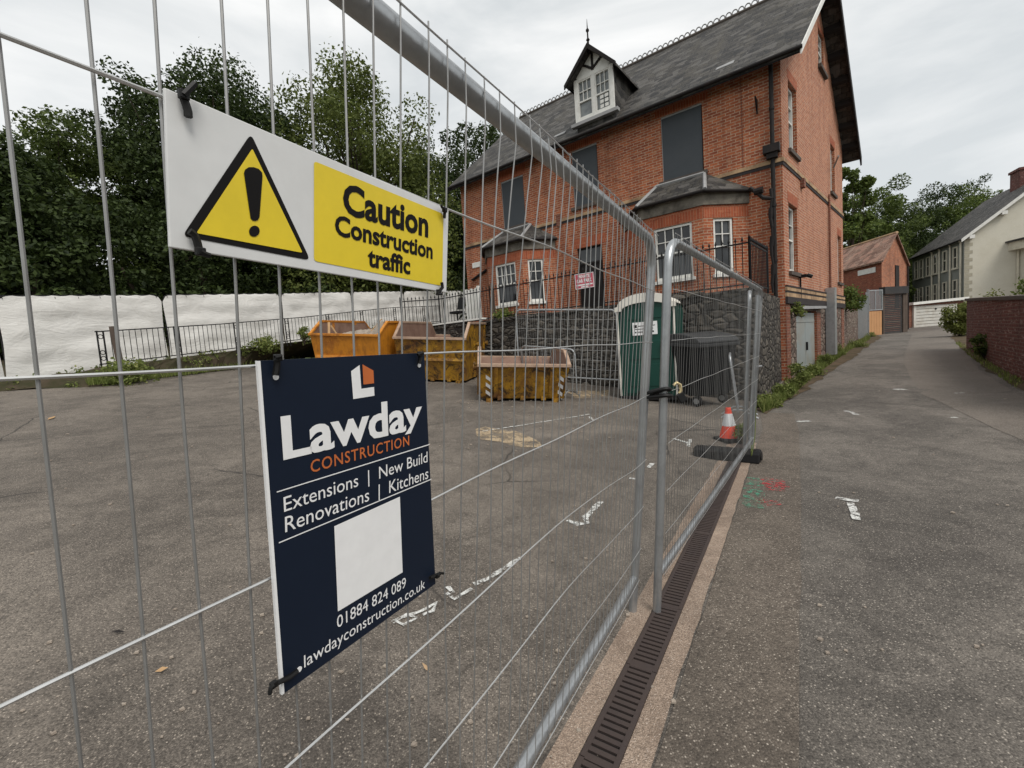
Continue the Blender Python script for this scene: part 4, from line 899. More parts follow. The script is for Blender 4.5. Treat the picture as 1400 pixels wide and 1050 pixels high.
# ================================================================== SKIPS
def skip(label, FL, FRp, W_scale, h0, h1, Ln, mats, stripes=False, group='builders skips in the car park', lug=True, load=False):
    """FL, FRp: ground points of the near end's bottom corners"""
    x = FRp-FL; W = np.linalg.norm(x)*W_scale; mid = (FL+FRp)/2; nrm = gnormal(mid[0], mid[1])
    R = basis(x, nrm); t = thing('builders_skip', label, 'skip', mid, group, R); paint, inn, rim = mats
    wb, wt = W/2*.95, W/2; e0, e1 = 0.0, Ln           # y along length
    out = .30   # end slope
    q = MB(); bt = .06
    def sec(y, hw, z): return [(-hw, y, z), (hw, y, z)]
    # outside shell: bottom, ends, sides (hexagonal side profile)
    prof = [(out*.9, bt), (-.0, h0), (out*1.5, h1), (Ln-out*1.5, h1), (Ln, h0), (Ln-out*.9, bt)]
    hw = lambda z: wb+(wt-wb)*min(1, z/h0)
    for sg in (-1, 1): q.poly([(sg*hw(z), y, z) for y, z in prof])
    q.quad(*[(sg*hw(z), y, z) for sg, (y, z) in ((-1, prof[0]), (1, prof[0]), (1, prof[1]), (-1, prof[1]))]); q.quad(*[(sg*hw(z), y, z) for sg, (y, z) in ((-1, prof[5]), (1, prof[5]), (1, prof[4]), (-1, prof[4]))])
    q.quad((-wb, out*.9, bt), (wb, out*.9, bt), (wb, Ln-out*.9, bt), (-wb, Ln-out*.9, bt))
    q.build('body', paint, t, local=True)
    th = .035; q = MB(); iw = lambda z: hw(z)-th
    pin = [(y+(th if y < Ln/2 else -th), z+(.08 if z == bt else 0)) for y, z in prof]
    for sg in (-1, 1): q.poly([(sg*iw(z), y, z) for y, z in pin])
    q.quad(*[(sg*iw(z), y, z) for sg, (y, z) in ((-1, pin[0]), (1, pin[0]), (1, pin[1]), (-1, pin[1]))]); q.quad(*[(sg*iw(z), y, z) for sg, (y, z) in ((-1, pin[5]), (1, pin[5]), (1, pin[4]), (-1, pin[4]))])
    q.quad((-iw(.1), pin[0][0], bt+.08), (iw(.1), pin[0][0], bt+.08), (iw(.1), pin[5][0], bt+.08), (-iw(.1), pin[5][0], bt+.08)); q.build('inside', inn, t, local=True)
    q = MB()
    for sg in (-1, 1):
        xo, xi = sg*(hw(h0)+.028), sg*(hw(h0)-.045)
        for (y0, z0), (y1, z1) in zip(prof[1:4], prof[2:5]):
            q.hexa([(xi,y0,z0-.05),(xo,y0,z0-.05),(xo,y1,z1-.05),(xi,y1,z1-.05),(xi,y0,z0+.012),(xo,y0,z0+.012),(xo,y1,z1+.012),(xi,y1,z1+.012)])
    q.box(-wt-.028, wt+.028, -.035, .045, h0-.055, h0+.008); q.box(-wt-.028, wt+.028, Ln-.045, Ln+.035, h0-.055, h0+.008)
    q.build('rim', rim, t, local=True, bevel=.008)
    q = MB(); zz = h0*.52; sl = lambda z: out*.9*(1-(z-bt)/(h0-bt))
    for sx in (-.62, .62): MB().hexa([(wt*sx-.035, sl(.1)-.055, .1),(wt*sx+.035, sl(.1)-.055, .1),(wt*sx+.035, sl(.1)+.01, .1),(wt*sx-.035, sl(.1)+.01, .1),(wt*sx-.035, sl(h0-.06)-.05, h0-.06),(wt*sx+.035, sl(h0-.06)-.05, h0-.06),(wt*sx+.035, sl(h0-.06)+.01, h0-.06),(wt*sx-.035, sl(h0-.06)+.01, h0-.06)]).build('stiffener', paint, t, local=True) if stripes else None
    if not stripes: MB().hexa([(-wb*.98, sl(zz)-.05, zz-.035),(wb*.98, sl(zz)-.05, zz-.035),(wb*.98, sl(zz)+.01, zz-.035),(-wb*.98, sl(zz)+.01, zz-.035),(-wb*.98, sl(zz)-.035, zz+.035),(wb*.98, sl(zz)-.035, zz+.035),(wb*.98, sl(zz)+.01, zz+.035),(-wb*.98, sl(zz)+.01, zz+.035)]).build('stiffener', paint, t, local=True)
    for sg in (-1, 1):
        for yy in (.32, .68):
            x0 = sg*hw(.3); MB().box(min(x0, x0+sg*.06), max(x0, x0+sg*.06), Ln*yy-.05, Ln*yy+.05, bt+.02, h1-.06).build('stiffener', paint, t, local=True)
    q = MB()
    for sg in (-1, 1):
        for yy in (.32, .68):
            x0 = sg*(hw(.5)+.06); q.lathe([(.045,0),(.045,.05),(.07,.055),(.07,.075)], (x0, Ln*yy, h1*.62), 12, axis=(sg,0,0))
    for sx in (-.8, .8): q.box(wb*sx-.06, wb*sx+.06, out*.9-.12, Ln-out, .0, bt)
    for sx in (-.55, .0, .5): q.box(wb*sx-.045, wb*sx+.045, out*.9-.05, out*.9+.05, .03, .11)
    q.build('lifting_lugs', paint, t, local=True)
    if stripes:
        for sg in (-1, 1):
            q = MB()
            for k in range(3):
                x0, x1 = sg*wt*.90, sg*wt*.74; z0 = h0*.2+k*.2*h0; yy = lambda z: sl(z)-.006
                dz_ = .10*sg; q.poly([(x0,yy(z0)-.0,z0-dz_*.5),(x1,yy(z0),z0+dz_*.5),(x1,yy(z0+.075),z0+.075+dz_*.5),(x0,yy(z0+.075),z0+.075-dz_*.5)])
            q.build('hazard_stripes', M['reflect'], t, local=True, recalc=False)
    return t, R, W
s1l, s1r = gnd(664, 552), gnd(768, 552)
skip('small rusty yellow skip with white hazard stripes standing nearest the fence', s1l, s1r, 1.18, .76, 1.0, 2.1, (M['skipold'], M['skipin'], M['skiprim']), True)
s2r = gnd(633, 525.5); s2l = s2r + (V(-2.93,11.37,0)-V(-1.2,11.09,0))*1.0; s2l[2] = ground(s2l[0], s2l[1])
skip('worn yellow skip with green sides between the other two skips', s2l, s2r, 1.06, 1.16, 1.55, 3.2, (M['skipold'], M['skipin'], M['skiprim']))
s3l = G3(-5.1, 11.35); s3r = G3(-3.35, 10.95)
t3, R3, W3 = skip('clean orange skip loaded with rubble and timber behind the navy sign', s3l, s3r, 1.07, 1.22, 1.55, 3.0, (M['skipnew'], M['skipin'], M['skipnew']))
mid3 = (s3l+s3r)/2; m3 = lambda x, y, z: V(*(R3 @ Vector((x, y, z)))) + mid3
def heap(cx_, cy_, w_, l_, z0, hgt, nx, ny):
    q = MB(); pts = []
    for j in range(ny):
        for i in range(nx):
            x, y = -w_/2+w_*i/(nx-1), -l_/2+l_*j/(ny-1); r2 = (x/w_*2)**2*.5+(y/l_*2)**2*.5
            pts.append(m3(cx_+x, cy_+y, z0+hgt*max(0, 1-r2)*rnd.uniform(.6,1.2)))
    return q.add(pts, [(j*nx+i, j*nx+i+1, (j+1)*nx+i+1, (j+1)*nx+i) for j in range(ny-1) for i in range(nx-1)])
stuff(heap(0, 1.5, W3*.93, 2.2, 1.02, .28, 26, 34).build('rubble_heap', M['debris']), 'broken masonry and plaster heaped in the orange skip', 'rubble')
G = 'broken lumps on the rubble heap'
for i, (px_, m_, ln, lab) in enumerate((((-.62,.3,1.08,-.78,.55,1.5),'wood',.03,'thin timber batten sticking up at the left of the orange skip'), ((-.4,.4,1.12,-.62,.4,1.42),'wood',.022,'short broken lath beside the timber batten in the orange skip'), ((.1,1.0,1.2,.35,1.3,1.62),'wood',.02,'grey splintered lath rising from the middle of the rubble'))):
    a = m3(*px_[:3]); b = m3(*px_[3:]); q = MB(); d = unit(b-a); s_ = unit(np.cross(d, V(0,0,1)))*ln; n_ = np.cross(d, s_)*.5; q.hexa([a-s_-n_, a+s_-n_, a+s_+n_, a-s_+n_, b-s_-n_, b+s_-n_, b+s_+n_, b-s_+n_]); tag(q.build('timber_offcut', M[m_]), lab, 'timber')
q = MB(); a = m3(.52,.5,1.1); ex_ = m3(.74,.5,1.16)-a; ez = m3(.58,.62,1.48)-a; ey = unit(np.cross(ex_, ez))*.03; q.hexa([a, a+ex_, a+ex_+ey, a+ey, a+ez, a+ex_+ez, a+ex_+ez+ey, a+ez+ey]); tag(q.build('slab_offcut', M['debris']), 'upright grey board offcut at the right end of the orange skip', 'board')
# ================================================================== PORTABLE TOILET
tl_, tr_ = V(2.27, 9.14, 0), V(3.23, 8.58, 0); md = (tl_+tr_)/2; md[2] = ground(md[0], md[1]); R = basis(tr_-tl_, gnormal(md[0], md[1]))
t = thing('portable_toilet', 'green portable toilet cubicle with arched white roof', 'toilet', md, None, R); W = .55; D_ = 1.08; H_ = 1.93
q = MB(); q.box(-W, W, .03, D_, .10, H_); 
for k in range(9): q.box(W, W+.018, .12+k*.105, .17+k*.105, .25, H_-.1); q.box(-W-.018, -W, .12+k*.105, .17+k*.105, .25, H_-.1)
q.build('cabin', M['toilet'], t, local=True, bevel=.02)
q = MB(); q.box(-W-.04, W+.04, -.02, D_+.03, .02, .10); q.build('skid_base', M['rubber'], t, local=True, bevel=.01)
q = MB(); arch = [(-W*.80, .16), (W*.80, .16), (W*.80, 1.88)] + [(W*.80*math.cos(a), 1.88+.20*math.sin(a)) for a in np.linspace(0, math.pi, 13)[1:-1]] + [(-W*.80, 1.88)]
q.prism([(x, .03, z) for x, z in arch], (0, -.03, 0))
door = q.build('door', M['toilet'], t, local=True)
for z0, z1 in ((.3,.75),(.85,1.22),(1.66,1.86)): MB().box(-W*.62, W*.62, -.013, .001, z0, z1).build('door_panel', M['toilet'], door, local=True, bevel=.01)
q = MB(); q.box(.30, .36, -.05, .0, .98, 1.16); q.build('handle', M['black'], door, local=True)
q = MB(); q.box(-W-.02, -W+.012, -.012, .03, .10, H_-.02); q.box(W-.012, W+.02, -.012, .03, .10, H_-.02); q.build('corner_trim', M['toiletroof'], t, local=True, bevel=.008)
q = MB(); ar = lambda w_, h_, z: [(w_*math.cos(a), z+h_*math.sin(a)) for a in np.linspace(0, math.pi, 15)]
outer = [(W+.05, H_-.08), (W+.05, H_)] + ar(W-.02, .22, H_+.02) + [(-W-.05, H_), (-W-.05, H_-.08)]
inner = [(-W*.83, H_-.08)] + ar(W*.83, .13, H_-.07)[::-1] + [(W*.83, H_-.08)]
q.prism([(x, -.06, z) for x, z in outer+inner], (0, .12, 0)); q.prism([(x, .058, z) for x, z in [(W+.04, H_)]+ar(W-.03, .205, H_+.02)+[(-W-.04, H_)]], (0, D_-.02, 0)); q.build('roof', M['toiletroof'], t, local=True)
q = MB(); q.box(-.25, .24, -.0135-.006, -.0135, 1.50-.16, 1.52+.08); lb = q.build('label', M['signprint'], door, local=True)
q = MB(); q.box(-.22, -.16, -.0215, -.0205, 1.49, 1.55)
for z, x0, x1 in ((1.52,-.13,.2),(1.46,-.2,.16)): q.box(x0, x1, -.0215, -.0205, z-.006, z+.008)
for k in range(9): q.box(-.2+k*.043, -.172+k*.043, -.0215, -.0205, 1.385, 1.415)
q.build('label_print', M['signblack'], lb, local=True)
# ================================================================== WHEELED BIN
N_ = G3(3.40, 8.05); R = basis((.93,.36,0), gnormal(3.6, 8)); t = thing('wheeled_bin', 'large dark grey four-wheeled waste bin with domed lid', 'bin', N_, None, R)
Wb, Db, Hb = .92, 1.15, 1.16
q = MB(); q.hexa([(.07,.07,.2),(Wb-.07,.07,.2),(Wb-.07,Db-.07,.2),(.07,Db-.07,.2),(0,0,Hb),(Wb,0,Hb),(Wb,Db,Hb),(0,Db,Hb)])
for k in range(5): q.hexa([(.1+k*.18,.055,.24),(.17+k*.18,.055,.24),(.17+k*.18,.08,.24),(.1+k*.18,.08,.24),(.08+k*.18,-.012,Hb-.1),(.16+k*.18,-.012,Hb-.1),(.16+k*.18,.03,Hb-.1),(.08+k*.18,.03,Hb-.1)])
q.build('body', M['plastic'], t, local=True, bevel=.03)
q = MB(); q.box(-.04, Wb+.04, -.04, Db+.04, Hb-.03, Hb+.03); q.build('rim', M['lid'], t, local=True, bevel=.012)
q = MB(); pr = [(-.03, Hb+.032), (-.03, Hb+.06)] + [(Db/2-Db/2*1.05*math.cos(a), Hb+.06+.15*math.sin(a)) for a in np.linspace(.1, math.pi-.1, 9)] + [(Db+.03, Hb+.06), (Db+.03, Hb+.032)]
q.prism([(-.03, y, z) for y, z in pr], (Wb+.06, 0, 0)); q.build('lid', M['lid'], t, local=True, bevel=.02)
for x, y in ((.14,.16),(Wb-.14,.16),(.14,Db-.16),(Wb-.14,Db-.16)):
    q = MB(); q.lathe([(.02,-.03),(.09,-.03),(.1,-.02),(.1,.02),(.09,.03),(.02,.03)], (x,y,.1), 20, axis=(1,.25,0)); wh = q.build('wheel', M['rubber'], t, local=True, smooth=True)
    q = MB(); q.lathe([(.055,-.036),(.055,.036)], (x,y,.1), 14, axis=(1,.25,0)); q.box(x-.045, x+.045, y-.02, y+.02, .19, .21); q.build('hub', M['galv'], wh, local=True)
# ================================================================== CONE
c = onz(997, 603, 0); t = thing('traffic_cone', 'orange and white traffic cone beside the rubber fence foot', 'cone', c, None, basis((1,.25,0), (0,0,1)))
q = MB(); q.box(-.145,.145,-.145,.145,.002,.055); q.build('base', M['rubber'], t, local=True, bevel=.015)
q = MB(); q.lathe([(.118,.056),(.112,.075),(.082,.212)], n=28); q.build('lower_band', M['orange'], t, local=True, smooth=True)
q = MB(); q.lathe([(.0835,.212),(.0485,.375)], n=28); q.build('reflective_sleeve', M['reflect'], t, local=True, smooth=True)
q = MB(); q.lathe([(.047,.375),(.036,.42),(.034,.445),(.026,.455)], n=28); q.build('upper_band', M['orange'], t, local=True, smooth=True)
q = MB(); q.lathe([(.02,.4551),(.02,.456)], n=16); q.build('cone_hole', M['dark'], t, local=True)
# ================================================================== CROWD BARRIERS
def barrier(label, A, B, h, lean=(0,0,0), bars=12):
    t = thing('crowd_barrier', label, 'barrier', (A+B)/2, 'steel pedestrian barriers'); d = unit(B-A); L_ = np.linalg.norm(B-A); up = unit(V(*lean)+V(0,0,1))
    P_ = lambda s, z: A+d*s+up*z
    q = MB(); c_ = .12; pts = [P_(0,.15), P_(0,h-c_)]+[P_(c_-c_*math.cos(a), h-c_+c_*math.sin(a)) for a in (.5,1.05)]+[P_(c_,h), P_(L_-c_,h)]+[P_(L_-c_+c_*math.sin(a), h-c_+c_*math.cos(a)) for a in (.5,1.05)]+[P_(L_,h-c_), P_(L_,.15), P_(0.02,.15)]
    q.tube(pts, .018, 10); q.build('frame', M['galv'], t, smooth=True)
    q = MB()
    for i in range(1, bars): q.tube([P_(L_*i/bars,.15), P_(L_*i/bars,h)], .007, 6)
    q.build('bars', M['galv'], t)
    for s in (.2, L_-.2):
        q = MB(); w_ = unit(np.cross(d, V(0,0,1))); q.tube([P_(s,.01)-w_*.28, P_(s,.15)-w_*.06, P_(s,.15)+w_*.06, P_(s,.01)+w_*.28], .014, 8); q.build('foot', M['galv'], t, smooth=True)
barrier('low steel barrier standing behind the small striped skip', G3(.28,10.3), G3(1.32,8.95), 1.02)
barrier('steel barrier seen end on between the wheeled bin and the far fence post', G3(3.62,7.0), G3(3.97,7.68), 1.08, (-.10,.03,0), 6)
A_, B_ = G3(.2,11.40), G3(2.62,10.52); d = unit(B_-A_); nn = unit(V(d[1],-d[0],0)); nn = nn if nn@(CAM-A_) > 0 else -nn
heras('mesh_fence_panel', 'galvanised mesh fence panel leaning on the stone wall behind the toilet', A_, d, unit(nn*-.06+V(0,0,1)), nn, 0, 2.55, FG, None, seed=4, wire_r=.0022, step=.06)
# ================================================================== WHITE HOARDING, BANK, LOW RAILING
HP = [(-12.1,6.35,1.12),(-11.3,9.85,1.40),(-10.16,13.18,1.74),(-8.54,16.87,2.13),(-7.0,20.2,2.5),(-5.4,23.5,2.85),(-3.8,26.8,3.2),(-2.2,30.0,3.5)]
HL = ['white sheeted fence panel cut off by the left edge of the picture','white sheeted fence panel behind the open end of the low black railing','second white sheeted fence panel, behind the middle of the low black railing',
      'third white sheeted fence panel, behind the orange skip','white sheeted fence panel behind the middle skip','white sheeted fence panel behind the spiked railing corner','farthest white sheeted fence panel beside the house corner']
for i, (a, b) in enumerate(zip(HP[:-1], HP[1:])):
    A, B = V(*a), V(*b); d = unit(V(B[0]-A[0], B[1]-A[1], 0)); L_ = np.linalg.norm((B-A)[:2]); sl_ = (B[2]-A[2])/L_; nn = V(d[1], -d[0], 0); rr = random.Random(i)
    t = thing('sheeted_fence_panel', HL[i], 'fence panel', (A+B)/2, 'white sheeted fence panels along the wood')
    P_ = lambda s, z, o=0.: A+d*s+V(0,0,sl_*s+z)+nn*o
    q = MB(); c_ = .12
    q.tube([P_(.06,.0), P_(.06,1.86), P_(.1,1.96), P_(.2,2.0), P_(L_-.2,2.0), P_(L_-.1,1.96), P_(L_-.06,1.86), P_(L_-.06,.0)], .022, 8); q.tube([P_(.06,.15), P_(L_-.06,.15)], .02, 8); q.build('frame', M['rubber'], t, smooth=True)
    q = MB(); nx, nz = 60, 34; ph = [rr.uniform(0,6) for _ in range(8)]
    for j in range(nz+1):
        for k in range(nx+1):
            s = .035+(L_-.07)*k/nx; z = .08+1.93*j/nz; e = min(1, min(k, nx-k)/6)*min(1, (nz-j)/3+.15)
            ee = min(s-.035, L_-.035-s); z = min(z, 2.01-(.20-math.sqrt(max(0, .04-(.20-ee)**2))) if ee < .20 else 9)
            if j == nz: z -= .025*abs(math.sin(k*.5+ph[0]))
            if k in (0, nx) : s += (.022 if k == 0 else -.022)*math.sin(j*.17+ph[1])
            cr = min(1, ((k/nx)**2+(1-j/nz)**2)); o = .03+e*(.030*math.sin(s*1.7+ph[2])*math.sin(z*2.6+ph[3]) + .016*abs(math.sin((s*.9+z*1.5)*2.1+ph[4]+.6*math.sin(s*2))) + .012*abs(math.sin((s*1.2-z*1.9)*1.9+ph[5]+.5*math.sin(z*3))) + .009*math.sin(z*12.6+.8*math.sin(s*1.1+ph[6])) + .012*abs(math.sin(s*3.1+z*2.1+1.5*math.sin(s*.9+ph[7]))))
            q.v.append(tuple(P_(s, z, o)))
    for j in range(nz):
        for k in range(nx): q.f.append((j*(nx+1)+k, j*(nx+1)+k+1, (j+1)*(nx+1)+k+1, (j+1)*(nx+1)+k)); q.m.append(0)
    q.build('sheeting', M['sheet'], t, smooth=80, recalc=False)
    q = MB()
    for s in np.linspace(.15, L_-.15, 8): q.tube([P_(s,1.93,.05), P_(s,2.03,.01), P_(s,1.96,-.03)], .006, 5)
    q.build('sheet_ties', M['tie'], t)
    if i == 1:
        q = MB(); a0 = P_(.0,.0)-d*.35+nn*.05; e_ = unit(d+nn*.5); w_ = V(-e_[1], e_[0], 0)*.11; q.prism([a0-w_, a0+w_, a0+w_*.8+V(0,0,.13), a0-w_*.8+V(0,0,.13)], e_*.75)
        tag(q.build('ballast_block', M['rubber'], bevel=.015), 'black rubber ballast block under the white sheeted fence at the far left', 'ballast block')
RL = [(-9.95,10.3,1.62),(-9.8,10.55,1.68),(-8.8,13.5,1.95),(-7.4,16.2,2.26),(-6.2,18.6,2.6),(-5.2,20.0,2.8),(-3.4,22.5,3.0)]
EL = [gnd(60,531), gnd(130,529), gnd(230,516), gnd(330,504), gnd(415,489)]; EL = [V(-13,6.2,ground(-13,6.2))]+EL+[V(-7.2,20.2,ground(-7.2,20.2)), V(-5,22,ground(-5,22))]
q = MB(); Rw = [V(-12.6,6.3,1.15),V(-11.0,9.3,1.42)]+[V(*r) for r in RL]
def lerp_line(L_, n):
    L_ = [np.asarray(p, float) for p in L_]; cum = [0]
    for a, b in zip(L_[:-1], L_[1:]): cum.append(cum[-1]+np.linalg.norm(b-a))
    return [V(*[np.interp(x, cum, [p[c] for p in L_]) for c in range(3)]) for x in np.linspace(0, cum[-1], n)]
n = 60; rowsL = [lerp_line(EL, n), None, lerp_line(Rw, n), lerp_line([V(*h)+V(-.3,.1,.05) for h in HP], n), lerp_line([V(h[0]-14,h[1]+6,h[2]+1.2) for h in HP], n)]
rowsL[1] = [(a*.5+b*.5)+V(0,0,.12+rnd.uniform(-.05,.06)) for a, b in zip(rowsL[0], rowsL[2])]
for r in rowsL:
    for p in r: q.v.append(tuple(p+V(rnd.uniform(-.05,.05), rnd.uniform(-.05,.05), rnd.uniform(-.015,.03))))
for j in range(len(rowsL)-1):
    for k in range(n-1): q.f.append((j*n+k, j*n+k+1, (j+1)*n+k+1, (j+1)*n+k)); q.m.append(0)
struct(q.build('bank', M['bank'], recalc=False))
bw = [(p[0], p[1], p[2]+rnd.uniform(0,.06), rnd.uniform(.06,.20)) for r in (rowsL[0], rowsL[1], rowsL[2], rowsL[2]) for p in r[8:58:1] if rnd.random() < .6]
BANKW = bw
t = thing('low_railing', 'low black iron railing with paired ring posts on the bank before the white fence', 'railing', (-8.5,14,1.9))
bars, rails, posts = MB(), MB(), MB(); RLv = [V(*p) for p in RL[1:]]; hR = .86
LL = lerp_line(RLv, 400); cum = 0; last = -1; nb = 0
for i, (a, b) in enumerate(zip(LL[:-1], LL[1:])):
    cum += np.linalg.norm(b-a)
    if cum-last >= .13:
        last = cum; bars.tube([b+V(0,0,.08), b+V(0,0,hR)], .008, 5); nb += 1
        if nb % 13 == 1:
            d = unit((b-a)*V(1,1,0)); posts = MB()
            for e_ in (0, .13): posts.tube([b+d*e_-V(0,0,.1), b+d*e_+V(0,0,hR+.02)], .018, 6)
            for z in (.22, .36, .74): posts.tube([b+d*.065+V(0,0,z)+(d*math.cos(a_)+V(0,0,math.sin(a_)))*.05 for a_ in np.linspace(0, 2*math.pi, 13)[:-1]], .01, 5, closed=True)
            posts.build('ring_post', M['black'], t, smooth=True)
for z in (.08, hR): rails.tube([p+V(0,0,z) for p in LL[::8]+[LL[-1]]], .016, 6)
bars.build('bars', M['black'], t); rails.build('rails', M['black'], t)
p = V(-9.55,10.85,1.35); q = MB(); q.prism([p+V(-.05,-.05,0), p+V(.05,-.05,0), p+V(.05,.05,0), p+V(-.05,.05,0)], (-.08,.0,1.32)); tag(q.build('fence_post', M['postwood']), 'leaning dark timber post in front of the low black railing', 'post')
# ================================================================== LANE SIDE BUILDINGS
def gableblock(name, label, P, t_, n_, L_, Wd, z0, ze, zr, wallm, roofm, cat='building', endm=None, ov=.25):
    """P: near corner; t_: along the eaves, n_: into the block (gable direction)"""
    th = thing(name, label, cat, V(P[0],P[1],z0)); q = MB()
    c = lambda a, b, z: V(*(np.asarray(P)[:2]+np.asarray(t_)[:2]*a+np.asarray(n_)[:2]*b), z)
    q.quad(c(0,0,z0), c(L_,0,z0), c(L_,0,ze), c(0,0,ze)); q.quad(c(0,Wd,z0), c(L_,Wd,z0), c(L_,Wd,ze), c(0,Wd,ze))
    for a in (0, L_): q.poly([c(a,0,z0), c(a,Wd,z0), c(a,Wd,ze), c(a,Wd/2,zr), c(a,0,ze)], 1 if endm else 0)
    q.build('wall', [wallm, endm or wallm], th, recalc=False)
    q = MB(); sl_ = (zr-ze)/(Wd/2)
    for b0, b1, za, zb in ((-ov, Wd/2, ze-ov*sl_, zr), (Wd+ov, Wd/2, ze-ov*sl_, zr)):
        p = [c(-ov,b0,za), c(L_+ov,b0,za), c(L_+ov,b1,zb), c(-ov,b1,zb)]; q.hexa([x+V(0,0,.02) for x in p]+[x+V(0,0,.14) for x in p])
    rf = q.build('roof', roofm, th)
    return th, rf, c
# red brick outbuilding: corner at pixel (1205,395)
DO_ = 29.; oc = at(1205.5,395,DO_); oe = at(1205.5,357,DO_)[2]; k1 = onz(1153,369.5,oe); k2 = onz(1244,363,oe)
tL = unit((k1-oc)*V(1,1,0)); tR = unit((k2-oc)*V(1,1,0)); wR = float(np.linalg.norm((k2-oc)[:2])); oa = at(1228,322,DO_+1.5)[2]
wR = min(wR, 5.5)
ob_, orf, oc_ = gableblock('brick_outbuilding', 'small red brick outbuilding with mottled tile roof behind the yard gates', oc, tL, tR, 11, wR, .2, oe, oa, M['outbrick'], M['tile'], 'outbuilding', M['brick'], .2)
q = MB(); a = .50*wR; q.hexa([oc_(-.01,b,z) if k == 0 else oc_(-.06,b,z) for z in (oe-3.1, oe-.15) for k, b in ((0,a),(0,a+.8),(1,a+.8),(1,a))]); q.build('window_slit', M['dark'], ob_)
q = MB(); q.hexa([oc_(x,-y,z) for z in (oe-.65, oe-.3) for x, y in ((.5,.05),(2.1,.05),(2.1,.005),(.5,.005))]); q.build('eaves_vent', M['white'], ob_)
q = MB(); q.hexa([oc_(x,-y,z) for z in (oe-3.2, oe-2.5) for x, y in ((3.3,.05),(4.2,.05),(4.2,.005),(3.3,.005))]); q.build('window', M['sill'], ob_)
q = MB(); q.hexa([oc_(x,-y,z) for z in (oe-3.05, oe-2.65) for x, y in ((3.5,.06),(4.0,.06),(4.0,.051),(3.5,.051))]); q.build('pane', M['paleglass'], ob_.children[-1])
q = MB(); q.tube([oc_(-.2,wR/2,oa+.14), oc_(11,wR/2,oa+.14)], .09, 6); q.build('ridge_tiles', M['band'], orf)
q = MB(); q.tube([oc_(-.12,wR-.1,.3), oc_(-.12,wR-.1,oe-.1)], .06, 6); q.fbox; q.build('drainpipe', M['blackpipe'], ob_)
# gates to its yard
def flat(name, label, cat, px_bl, px_br, px_top, D0_, D1_, th_=.06):
    A = at(px_bl[0], px_bl[1], D0_); B = at(px_br[0], px_br[1], D1_); A[2] = ground(A[0],A[1]); B[2] = ground(B[0],B[1])
    d = (B-A)*V(1,1,0); L_ = np.linalg.norm(d); d = d/L_; nn = V(d[1],-d[0],0); nn = nn if nn@(CAM-A) > 0 else -nn
    fr = Fr(A, d, nn); zt = at(px_bl[0], px_top, D0_)[2]
    return thing(name, label, cat, (A+B)/2), fr, L_, min(A[2],B[2])-.05, zt
t, fr, L_, z0, z1 = flat('roller_shutter_gate', 'dark roller shutter gate beside the white garage', 'gate', (1207.5,455), (1240,452), 393, 27.2, 27.8)
q = MB(); nsl = 22
for k in range(nsl): z = z0+(z1-.45-z0)*k/nsl; q.fbox(fr, .05, L_-.45, -.03, .0+(.012 if k % 2 else 0), z, z+(z1-.45-z0)/nsl-.012)
q.build('shutter', M['shutter'], t); q = MB(); q.fbox(fr, -.05, L_-.1, -.2, .15, z1-.44, z1); q.build('roller_box', M['shutter'], t)
for a, b, z in ((-.06,.05,.45),(L_-.42,L_-.2,.45),(L_-.19,L_-.02,.1)): MB().fbox(fr, a, b, -.1, .05, z0, z1-z).build('gate_post', M['postwood'], t)
t, fr, L_, z0, z1 = flat('mesh_gate', 'yard gate with mesh upper half and orange plywood lower half', 'gate', (1187,456), (1206.5,455), 397, 26.6, 27.0)
zm = z0+(z1-z0)*.56
q = MB()
for k in range(5): a = .06+k*(L_-.12)/5; q.fbox(fr, a, a+(L_-.12)/5-.015, -.02, .01, z0+.05, zm-.05)
q.build('plywood', M['ply'], t); q = MB()
for a in (0, L_/2-.02, L_-.05): q.fbox(fr, a, a+.05, -.02, .03, zm, z1)
for z in (zm, z1-.05): q.fbox(fr, .05, L_-.05, -.018, .028, z, z+.05)
q.build('frame', M['galv'], t); q = MB()
for a in np.arange(.05, L_, .09): q.fbox(fr, a, a+.035, -.005, .005, zm+.05, z1-.05)
q.build('mesh', M['galv'], t)
t, fr, L_, z0, z1 = flat('steel_panel_gate', 'tall galvanised corrugated panel at the end of the rubble garden wall', 'gate', (1173,464), (1187,456.5), 398, 24.4, 26.4)
q = MB()
for k in range(12): a = L_*k/12; q.fbox(fr, a, a+L_/24, -.01, .02, z0, z1-(.0 if k > 8 else .35)); q.fbox(fr, a+L_/24, a+L_/12, -.03, 0, z0, z1-(.0 if k > 8 else .35))
q.build('sheet', M['galv'], t); q = MB(); q.fbox(fr, L_-.18, L_, -.04, .06, z0, z1+.2); q.build('post', M['galv'], t)
# rubble garden wall from the house to the gates
t = thing('garden_wall', 'low pale rubble garden wall running from the house to the yard gates', 'wall', (14.6,18.9,.4))
g0 = K1+tG*.02; g1 = at(1173,462,24.4); d = (g1-g0)*V(1,1,0); L_ = float(np.linalg.norm(d)); d = d/L_; nn = V(d[1],-d[0],0); nn = nn if nn@(CAM-g0) > 0 else -nn; fr = Fr(V(g0[0],g0[1],0), d, nn)
q = MB(); q.hexa([fr.p(s,o,z) for z in (0.2, 2.15) for s, o in ((0,-.35),(L_,-.35),(L_,0),(0,0))]); q.build('stonework', M['stonewarm'], t)
